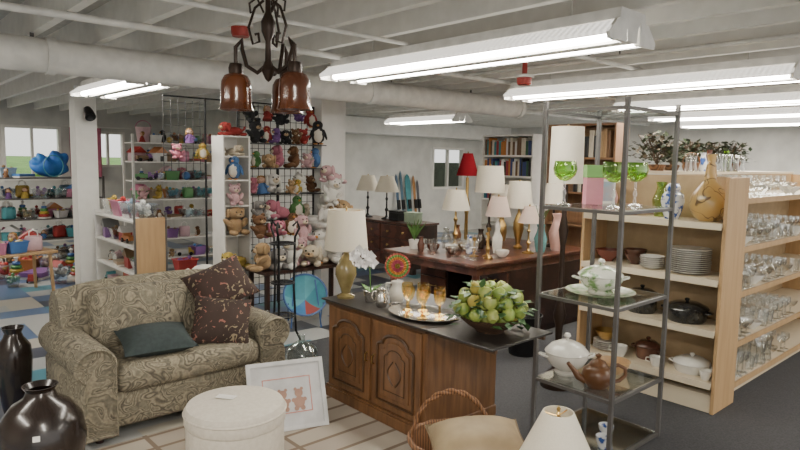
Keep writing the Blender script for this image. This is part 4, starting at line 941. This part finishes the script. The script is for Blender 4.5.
def plush_proto(ear):
    t=thing('stuffed_animal','x','stuffed animal',(0,0,0))
    b=BM()
    if ear=='puppy':
        blob(b,(0,.1,.2),(.2,.34,.19)); blob(b,(0,-.3,.38),(.2,.19,.19))
        for s in (-1,1):
            blob(b,(s*.15,-.3,.08),(.08,.2,.08)); blob(b,(s*.2,.32,.08),(.09,.17,.08)); blob(b,(s*.2,-.26,.36),(.05,.08,.18))
        tube(b,[(0,.4,.22),(0,.52,.3),(0,.55,.42)],[.05,.04,.03],8)
        mz=(0,-.47,.33); hx_=-.46; hz_=.43
    else:
        blob(b,(0,0,.3),(.23,.2,.29)); blob(b,(0,-.04,.7),(.24,.21,.21))
        for s in (-1,1):
            blob(b,(s*.25,-.08,.4),(.08,.1,.19),2,Matrix.Rotation(s*.6,4,'Y')@Matrix.Rotation(-.5,4,'X')); blob(b,(s*.17,-.24,.1),(.1,.2,.1))
            if ear=='round': blob(b,(s*.17,0,.88),(.085,.05,.085))
            elif ear=='long': blob(b,(s*.09,.0,1.02),(.055,.04,.2),2,Matrix.Rotation(s*.25,4,'Y'))
            else: blob(b,(s*.22,-.03,.7),(.06,.07,.17))
        mz=(0,-.23,.65); hx_=-.225; hz_=.755
    obj('fur',b,WHITE,t)
    b=BM(); blob(b,mz,(.1,.07,.075)); obj('muzzle',b,CREAMF,t)
    b=BM(); blob(b,(0,mz[1]-.07,mz[2]+.03),.028,1); obj('nose',b,EYE,t)
    for s in (-1,1):
        b=BM(); blob(b,(s*.08,hx_,hz_),.026,1); obj('eye',b,EYE,t)
    return Proto(t)
def doll_proto():
    t=thing('rag_doll','x','doll',(0,0,0))
    b=BM(); lathe(b,[(0,0),(.26,0),(.25,.05),(.1,.52),(.06,.56),(0,.56)],14)
    for s in (-1,1): tube(b,[(s*.09,0,.5),(s*.2,-.06,.38),(s*.26,-.1,.25)],[.06,.055,.05],8)
    obj('dress',b,WHITE,t)
    b=BM(); blob(b,(0,-.02,.72),(.17,.16,.18)); obj('head',b,M('doll_skin',(.6,.38,.27),.7),t)
    b=BM(); blob(b,(0,.03,.77),(.19,.17,.18))
    for s in (-1,1): blob(b,(s*.18,.02,.62),(.06,.06,.14))
    obj('hair',b,M('doll_hair',(.2,.09,.03),.9,c2=(.35,.2,.06)),t)
    for s in (-1,1):
        b=BM(); blob(b,(s*.06,-.165,.73),.018,1); obj('eye',b,EYE,t)
    return Proto(t)
def penguin_proto():
    t=thing('stuffed_bird','x','stuffed animal',(0,0,0))
    b=BM(); blob(b,(0,0,.4),(.26,.24,.4)); blob(b,(0,-.02,.82),(.2,.19,.19))
    for s in (-1,1): blob(b,(s*.27,0,.42),(.05,.12,.24),2,Matrix.Rotation(s*-.25,4,'Y'))
    obj('fur',b,WHITE,t)
    b=BM(); blob(b,(0,-.1,.38),(.19,.17,.31)); obj('belly',b,CREAMF,t)
    b=BM(); lathe(b,[(0,.12),(.05,0),(0,0)],8,(0,-.2,.8),Matrix.Rotation(PI/2,3,'X')); obj('beak',b,M('beak_orange',(.6,.25,.04),.6),t)
    for s in (-1,1):
        b=BM(); blob(b,(s*.07,-.185,.88),.025,1); obj('eye',b,EYE,t)
        b=BM(); blob(b,(s*.11,-.16,.03),(.09,.13,.03)); obj('foot',b,MATS['beak_orange'],t)
    return Proto(t)
PLP={k_:plush_proto(k_) for k_ in ('round','long','flop','puppy')}; PLP['doll']=doll_proto(); PLP['bird']=penguin_proto()
PC=[('brown',(.14,.066,.028)),('white',(.66,.64,.59)),('tan',(.34,.22,.11)),('pink',(.46,.16,.21)),('black',(.02,.02,.022)),('grey',(.2,.19,.18)),('red',(.32,.035,.03)),('yellow',(.42,.3,.06)),('cream',(.54,.46,.34)),('blue',(.065,.15,.32)),('purple',(.15,.07,.22)),('pale pink',(.54,.34,.35)),('green',(.09,.22,.07))]
EARN={'round':'round eared stuffed animal','long':'long eared stuffed animal','flop':'floppy eared stuffed animal','puppy':'lying stuffed puppy','doll':'dressed rag doll','bird':'stuffed bird'}
def put_plush(loc,s,ci,ear,place,rz=None,rot=None,tilt=0):
    nm,c=PC[ci%len(PC)]; fm=M('fur_'+nm.replace(' ','_'),c,.95,scale=60,bump=.4)
    rz=R(-42+random.uniform(-60,60)) if rz is None else rz
    if tilt: rot=(random.uniform(-tilt,tilt*.4),random.uniform(-tilt,tilt),rz)
    return PLP[ear].put(loc,rz,'%s %s %s'%(nm,EARN[ear],place),'%s %ss %s'%(nm,EARN[ear],place),scale=(s*random.uniform(.9,1.15),s*random.uniform(.9,1.1),s*random.uniform(.85,1.0)),mats={'fur':fm,'dress':fm,'muzzle':M('fur_muzzle_%s'%('cream' if ci%2 else 'tan'),(.6,.5,.36) if ci%2 else (.4,.28,.16),.95)},rot=rot)
lv=['lowest','second','third','upper']
rows=[[(5,'flop'),(1,'round'),(3,'puppy'),(12,'bird'),(8,'flop'),(1,'round'),(11,'long'),(1,'puppy'),(2,'flop')],
[(3,'flop'),(9,'doll'),(1,'puppy'),(2,'round'),(7,'bird'),(1,'round'),(0,'round'),(3,'flop'),(1,'flop')],
[(12,'bird'),(2,'puppy'),(3,'flop'),(0,'flop'),(11,'round'),(9,'bird'),(7,'flop'),(10,'round'),(1,'round')],
[(4,'round'),(6,'bird'),(10,'flop'),(4,'puppy'),(0,'round'),(6,'round'),(4,'bird'),(3,'round')]]
for li,z in enumerate(GS):
    x=3.18
    for (ci,ea) in rows[li]:
        s=random.choice([.17,.24,.28,.2,.25])
        if ea=='puppy': s=random.choice([.28,.38])
        if x>4.02: break
        put_plush((x+.06,5.88+random.uniform(-.08,.06),z+.0005),s,ci,ea,'on the %s board of the wire grid rack'%lv[li],tilt=.22)
        x+=s*random.uniform(.45,.68)
for (x,z,ci,ea,s) in ((3.24,2.02,4,'round',.24),(3.44,2.05,6,'doll',.2),(3.62,2.0,4,'flop',.26),(3.82,2.05,10,'round',.2),(4.0,2.0,6,'bird',.22)):
    put_plush((x,5.98,z),s,ci,ea,'hanging high on the wire grid rack',R(random.uniform(-25,15)),tilt=.3)
for li,z in enumerate(TZ):
    put_plush((2.95,5.79,z+.0005),(.36,.36,.33,.27,.25,.22)[li],[1,7,2,11,9,8][li],['round','puppy','flop','round','bird','puppy'][li],'on level %s of the white shelf tower'%['one','two','three','four','five','six'][li])
put_plush((2.97,5.87,1.8605),.27,6,'puppy','on top of the white shelf tower')
put_plush((2.64,5.85,.0005),.75,1,'flop','sitting on the floor left of the shelf tower')
for k2 in range(3): put_plush((2.46+k2*.13,6.02,1.62+.16*(k2%2)),.18,[3,10,7][k2],['round','doll','bird'][k2],'hanging on the left wire grid panel',R(-10))
# dark low bench heaped with plush in front of the grid
t=thing('plush_bench','low dark bench heaped with stuffed animals before the wire grid','bench',(3.56,5.5,0))
b=BM(); bb(b,-.55,.55,-.2,.2,.50,.53); obj('bench_top',b,DKWOOD,t,smooth=False)
for sx in (-1,1):
    for sy in (-1,1):
        b=BM(); bb(b,sx*.5-.02,sx*.5+.02,sy*.16-.02,sy*.16+.02,0,.50); obj('leg',b,DKWOOD,t,smooth=False)
for (x,y,z,ci,ea,s) in ((3.07,5.42,.5305,2,'flop',.36),(3.22,5.5,.5305,5,'puppy',.40),(3.38,5.42,.5305,1,'round',.38),(3.53,5.5,.5305,11,'long',.34),(3.66,5.42,.5305,8,'puppy',.44),(3.8,5.52,.5305,1,'bird',.38),(3.93,5.43,.5305,1,'flop',.46),(4.06,5.54,.5305,0,'round',.40)):
    put_plush((x,y,z),s,ci,ea,'in the heap on the low dark bench')
for (x,y,z,ci,ea,s) in ((3.3,5.56,.84,3,'puppy',.33),(3.47,5.58,.84,0,'bird',.26),(3.62,5.57,.76,11,'flop',.34),(3.80,5.58,.88,1,'puppy',.42),(4.0,5.52,.92,2,'flop',.38),(3.98,5.62,1.16,1,'round',.34),(4.06,5.64,1.38,11,'puppy',.36),(3.12,5.56,.84,0,'round',.28)):
    put_plush((x,y,z),s,ci,ea,'on top of the heap on the low dark bench',tilt=.35)
# ---------------------------------------------------------------- toy corner
t=thing('toy_gondola','low toy shelving with light wood end panel','shelving',(2.37,7.22,0))
b=BM(); bb(b,-.15,.15,-.7,-.68,0,1.0); obj('end_panel',b,MAPLE,t,smooth=False)
for (x0,x1,h_) in ((-.17,-.155,1.25),(.155,.17,1.05)):
    b=BM(); bb(b,x0,x1,-.705,-.675,0,h_); obj('upright',b,GUN,t,smooth=False)
TGZ=[.12,.4,.68,.96]
for z in TGZ:
    b=BM(); bb(b,-.15,.15,-.68,.68,z-.02,z); obj('shelf',b,WHITE,t,smooth=False)
b=BM(); bb(b,-.01,.01,-.68,.68,0.02,.1); bb(b,-.15,.15,.68,.7,0,1.0); obj('far_panel',b,WHITE,t,smooth=False)
def rack(label,x0,x1,y0,y1,zs,h,mat):
    t=thing('toy_rack',label,'shelving',((x0+x1)/2,(y0+y1)/2,0)); hx,hy=(x1-x0)/2,(y1-y0)/2
    for sx in (-1,1):
        for sy in (-1,1):
            b=BM(); bb(b,sx*hx-.015,sx*hx+.015,sy*hy-.015,sy*hy+.015,0,h); obj('post',b,mat,t,smooth=False)
    for z in zs:
        b=BM(); bb(b,-hx+.016,hx-.016,-hy+.016,hy-.016,z-.02,z); obj('shelf',b,mat,t,smooth=False)
RZA=[.1,.4,.7,1.0,1.3]
rack('long grey metal toy rack below the left window',1.0,3.0,10.2,10.65,RZA,1.32,GUN)
RZC=[.1,.4,.7,1.0,1.28,1.56,1.84]
rack('tall white toy rack behind the wood ended shelving',3.15,4.7,9.3,9.7,RZC,1.95,WHITE)
# toy prototypes
tt=thing('toy_truck','x','toy',(0,0,0))
b=BM(); bb(b,-.11,.05,-.045,.045,.03,.045); bb(b,-.11,-.1,-.045,.045,.045,.085); bb(b,-.1,.05,-.045,-.037,.045,.085); bb(b,-.1,.05,.037,.045,.045,.085); bb(b,.045,.05,-.037,.037,.045,.085); obj('truck_bed',b,RED,tt,smooth=False)
b=BM(); prism(b,[(.052,.03),(.125,.03),(.125,.07),(.1,.075),(.085,.115),(.052,.115)],-.045,.045); obj('cab',b,WHITE,tt,smooth=False)
for x in (-.07,.085):
    for s in (-1,1):
        b=BM(); lathe(b,[(0,-.01),(.026,-.01),(.028,0),(.026,.01),(0,.01)],14,(x,s*.05,.028),Matrix.Rotation(PI/2,3,'X')); obj('wheel',b,BLACK,tt)
TRUCK=Proto(tt)
tt=thing('toy_bin','x','bin',(0,0,0))
b=BM()
pr=[]
for (w_,d_,z) in ((.08,.06,0),(.1,.08,.12),(.108,.088,.12),(.108,.088,.13),(.095,.075,.13),(.076,.056,.008)):
    pr.append([b.verts.new((sx*w_,sy*d_,z)) for sx,sy in ((-1,-1),(1,-1),(1,1),(-1,1))])
for a_,c_ in zip(pr,pr[1:]):
    for i in range(4): b.faces.new((a_[i],a_[(i+1)%4],c_[(i+1)%4],c_[i]))
b.faces.new(pr[0]); b.faces.new(pr[-1]); obj('bin_body',b,RED,tt,smooth=False)
b=BM()
for i in range(14): blob(b,(random.uniform(-.06,.06),random.uniform(-.042,.042),.04+random.uniform(0,.11)),random.uniform(.022,.036),1)
o=obj('bin_contents',b,WHITE,tt); o['kind']='stuff'; BIN=Proto(tt)
tt=thing('stacking_rings','x','toy',(0,0,0))
lathe_obj('ring_base',[(0,0),(.07,0),(.07,.012),(.01,.012),(.01,.15),(.018,.165),(0,.18)],WHITE,tt,seg=16)
for i in range(4):
    b=BM(); rr=.06-.01*i; tube(b,[((rr-.016)*cos(a*PI/8),(rr-.016)*sin(a*PI/8),.03+i*.03) for a in range(16)],.0155,8,True); obj('ring',b,M('ring_%d'%i,[(.4,.05,.04),(.48,.33,.05),(.08,.26,.08),(.06,.14,.36)][i],.4),tt)
RINGS=Proto(tt)
tt=thing('game_box','x','toy',(0,0,0))
b=BM(); bb(b,-.12,.12,-.085,.085,0,.05); obj('box_base',b,WHITE,tt,smooth=False); b=BM(); bb(b,-.124,.124,-.089,.089,.02,.055); obj('box_lid',b,RED,tt,smooth=False); GAME=Proto(tt)
tt=thing('toy_house','x','toy',(0,0,0))
b=BM(); bb(b,-.09,.09,-.06,.06,0,.11); obj('house_wall',b,WHITE,tt,smooth=False)
b=BM(); prism(b,[(-.11,.11),(.11,.11),(0,.19)],-.075,.075); obj('roof',b,RED,tt,smooth=False)
b=BM(); bb(b,-.025,.025,-.064,-.0605,0,.07); obj('door',b,BLACK,tt,smooth=False); HOUSE=Proto(tt)
tt=thing('cloth_bag','x','bag',(0,0,0))
b=BM(); rbox(b,(0,0,.1),(.2,.11,.2),.035,3); obj('bag_body',b,RED,tt)
for s in (-1,1):
    b=BM(); tube(b,[(-.05,s*.03,.19),(-.045,s*.035,.25),(0,s*.035,.28),(.045,s*.035,.25),(.05,s*.03,.19)],.007,6); obj('handle',b,WHITE,tt)
BAG=Proto(tt)
b=BM(); blob(b,(0,0,.07),.07,3); bl=tag(obj('toy_ball',b,RED),'x','toy'); 
b=BM(); tube(b,[(.0702*cos(a*PI/12),0,.07+.0702*sin(a*PI/12)) for a in range(24)],.004,5,True); obj('stripe',b,WHITE,bl); BALL=Proto(bl)
TC=[('red',(.42,.045,.04)),('blue',(.06,.17,.42)),('yellow',(.55,.39,.08)),('green',(.1,.28,.1)),('orange',(.5,.2,.07)),('pink',(.6,.22,.34)),('turquoise',(.09,.34,.38)),('white',(.64,.64,.62)),('purple',(.24,.11,.32)),('beige',(.44,.35,.24)),('pale blue',(.3,.42,.55)),('pale pink',(.62,.42,.45)),('grey',(.22,.22,.22)),('brown',(.2,.12,.06))]
PLAST=glass('clear_plastic',(.9,.92,.93),.3)
def tm(nm): return M('toy_'+nm.replace(' ','_'),dict(TC)[nm],.45)
NOBALL=['truck','bin','clearbin','rings','game','game','bin','bag','house','plush','plush','doll','clearbin','clearbin']
def put_toy(loc,place,rz=None,s=1.0,kind=None,hmax=9):
    nm,c=random.choice(TC); m=tm(nm); rz=random.uniform(-1,1) if rz is None else rz; s*=random.uniform(.65,1.25)
    kd=kind or random.choice(NOBALL if 'floor' in place or 'play' in place else NOBALL+['ball'])
    n2=len(nm); c2=TC[(n2*5+int(loc[0]*37))%14][0]
    s=min(s,hmax/{'truck':.115,'bin':.16,'clearbin':.16,'rings':.18,'game':.055,'bag':.26,'house':.19,'ball':.155,'plush':.18,'doll':.18}[kd])
    if hmax<9: s=min(s,{'bin':1.05,'clearbin':1.05,'game':.95,'truck':1.1,'house':1.15,'bag':1.0}.get(kd,9)); rz=max(-.4,min(.4,rz)) if abs(rz)<1.1 else rz
    if kd=='truck': TRUCK.put(loc,rz,'%s toy truck %s'%(nm,place),'%s toy trucks %s'%(nm,place),s,{'truck_bed':m,'cab':tm(c2)})
    elif kd=='bin': BIN.put(loc,rz,'%s bin of small toys %s'%(nm,place),'%s toy bins %s'%(nm,place),s,{'bin_body':m,'bin_contents':tm(c2)})
    elif kd=='clearbin': BIN.put(loc,rz,'clear bin of %s toys %s'%(nm,place),'clear bins of %s toys %s'%(nm,place),s,{'bin_body':PLAST,'bin_contents':m})
    elif kd=='rings': RINGS.put(loc,rz,'rainbow stacking ring toy %s'%place,'stacking rings %s'%place,s)
    elif kd=='game': GAME.put(loc,rz,'%s lidded game box %s'%(nm,place),'%s game boxes %s'%(nm,place),s,{'box_lid':m})
    elif kd=='bag': BAG.put(loc,rz,'%s cloth bag %s'%(nm,place),'%s cloth bags %s'%(nm,place),s*.9,{'bag_body':m})
    elif kd=='house': HOUSE.put(loc,rz,'toy house with %s roof %s'%(nm,place),'%s roofed toy houses %s'%(nm,place),s,{'roof':m,'house_wall':tm(c2)})
    elif kd in('plush','doll'): put_plush(loc,.17*s,random.randrange(12),'doll' if kd=='doll' else random.choice(['round','flop','puppy','bird']),place)
    else: BALL.put(loc,rz,'%s striped toy ball %s'%(nm,place),'%s toy balls %s'%(nm,place),s*.8,{'toy_ball':m})
lw=['bottom','second','third','fourth','fifth','sixth','top']
for li,z in enumerate(RZA):
    for yy,sc in ((10.3,1.2),(10.5,1.5)):
        x=1.72+random.uniform(0,.08)
        while x<(2.9 if z<1.2 else 1.95): put_toy((x,yy+random.uniform(-.02,.02),z+.0005),'on the %s level of the metal toy rack'%lw[li],s=sc,hmax=.26); x+=random.uniform(.18,.24)
for li,z in enumerate(RZC):
    for yy,sc in ((9.4,1.1),(9.59,1.4)):
        if li<2 and yy>9.5: continue
        x=3.29+random.uniform(0,.08)
        while x<4.6:
            if li==6 and x<3.6 and yy>9.5: x+=.2; continue
            put_toy((x,yy+random.uniform(-.01,.01),z+.0005),'on the %s shelf of the white toy rack'%lw[li],s=sc,hmax=.24); x+=random.uniform(.18,.24)
for z,pl in zip(TGZ[:3],('bottom','second','third')):
    for k2 in range(6): put_toy((2.36+random.uniform(-.02,.02),6.68+k2*.215,z+.0005),'on the %s shelf of the wood ended shelving'%pl,R(90)+random.uniform(-.2,.2),1.1,None,.25)
for k2,(nm,bod) in enumerate((('white','clear'),('pale blue','clear'),('red','pink'),('yellow','clear'))):
    BIN.put((2.37,6.72+k2*.31,TGZ[3]+.0005),R(90),('clear bin of %s toys'%nm if bod=='clear' else 'pink bin of small red toys')+' on the top of the wood ended shelving',None,1.35,{'bin_body':PLAST if bod=='clear' else tm('pink'),'bin_contents':tm(nm)})
# play table
t=thing('play_table','low wooden play table crowded with toys at left','table',(1.36,8.3,0),R(10))
b=BM(); rbox(b,(0,0,.50),(.9,.6,.03),.01); obj('tabletop',b,MAPLE,t)
for sx in (-1,1):
    for sy in (-1,1):
        b=BM(); tube(b,[(sx*.4,sy*.25,0),(sx*.38,sy*.23,.485)],.02,8); obj('leg',b,MAPLE,t)
for (x,y) in ((1.05,8.08),(1.24,8.1),(1.43,8.13),(1.62,8.18),(1.05,8.32),(1.25,8.36),(1.45,8.4),(1.64,8.45)):
    put_toy((x,y,.5155),'on the low wooden play table',random.uniform(-.4,.4),1.2,hmax=.3)
for (x,y) in ((2.0,8.75),(1.5,8.85),(1.15,8.85),(2.8,7.6),(3.05,8.2),(2.85,8.6),(3.5,7.2),(1.9,9.3),(1.4,9.5),(3.4,6.9),(3.6,8.6),(1.75,9.0),(2.1,9.7),(2.9,7.0),(2.5,8.9),(2.75,9.25),(2.3,9.1),(1.65,9.4),(1.85,9.75),(2.4,9.75),(2.75,9.7),(1.55,9.8),(3.0,8.9),(2.75,8.2),(1.2,9.2),(2.15,9.4),(2.45,9.35)):
    put_toy((x,y,.0005),'on the tiled floor of the toy corner',random.uniform(0,6),1.4)
t=thing('laundry_basket','bright pink plastic basket with handle on the toy rack','basket',(2.80,10.42,1.3005)); t.scale=(1.1,1.1,1.5)
lathe_obj('basket_body',hollow([(0,0),(.12,0),(.16,.24),(.17,.25)],.005),tm('pink'),t); b=BM(); tube(b,[(-.165*cos(a*PI/12),0,.24+.16*sin(a*PI/12)) for a in range(13)],.008,6); obj('handle',b,tm('pink'),t)
t=thing('plastic_tub','pale pink plastic tub on top of the white toy rack','tub',(3.40,9.56,1.8405)); t.scale=(.7,.7,.9)
lathe_obj('tub_body',hollow([(0,0),(.12,0),(.16,.24),(.17,.25)],.005),tm('pale pink'),t); b=BM(); tube(b,[(-.165*cos(a*PI/12),0,.24+.12*sin(a*PI/12)) for a in range(13)],.008,6); obj('handle',b,tm('pink'),t)
t=thing('play_tunnel','crumpled blue fabric play tunnel bundled on rack below window','toy',(2.33,10.43,1.3005)); t.scale=(1.0,1,1.25)
b=BM(); blob(b,(0,0,.12),(.25,.15,.12),4); blob(b,(.1,0,.2),(.15,.12,.1),4); blob(b,(-.14,0,.17),(.11,.11,.09),4)
for v in b.verts:
    f=1+.05*sin(v.co.x*33+v.co.z*21)+.05*sin(v.co.y*37-v.co.z*42)+.02*sin(v.co.x*70)
    v.co.x*=f; v.co.y*=f; v.co.z=max(0,v.co.z*f)
obj('fabric',b,M('tent_blue',(.02,.12,.45),.6,c2=(.04,.22,.6),scale=5),t)
b=BM(); tube(b,[(.13*cos(a*PI/12),-.19,.135+.125*sin(a*PI/12)) for a in range(24)],.006,6,True); obj('hoop',b,tm('turquoise'),t)
# pink curtain / cloth by the second window
t=thing('curtain','pink cloth hanging at the left side of the second window','curtain',(3.5,12.9,0))
b=BM(); g=[]
for i in range(25):
    x=-.28+i*.0233; y=.03*sin(i*1.3); g.append((b.verts.new((x,y,1.2)),b.verts.new((x,y,2.15))))
for A,B in zip(g,g[1:]): b.faces.new((A[0],B[0],B[1],A[1]))
obj('cloth',b,M('pink_cloth',(.55,.16,.24),.9),t)
b=BM(); tube(b,[(-.35,0,2.17),(.85,0,2.17)],.012,8); obj('rod',b,WHITE,t)
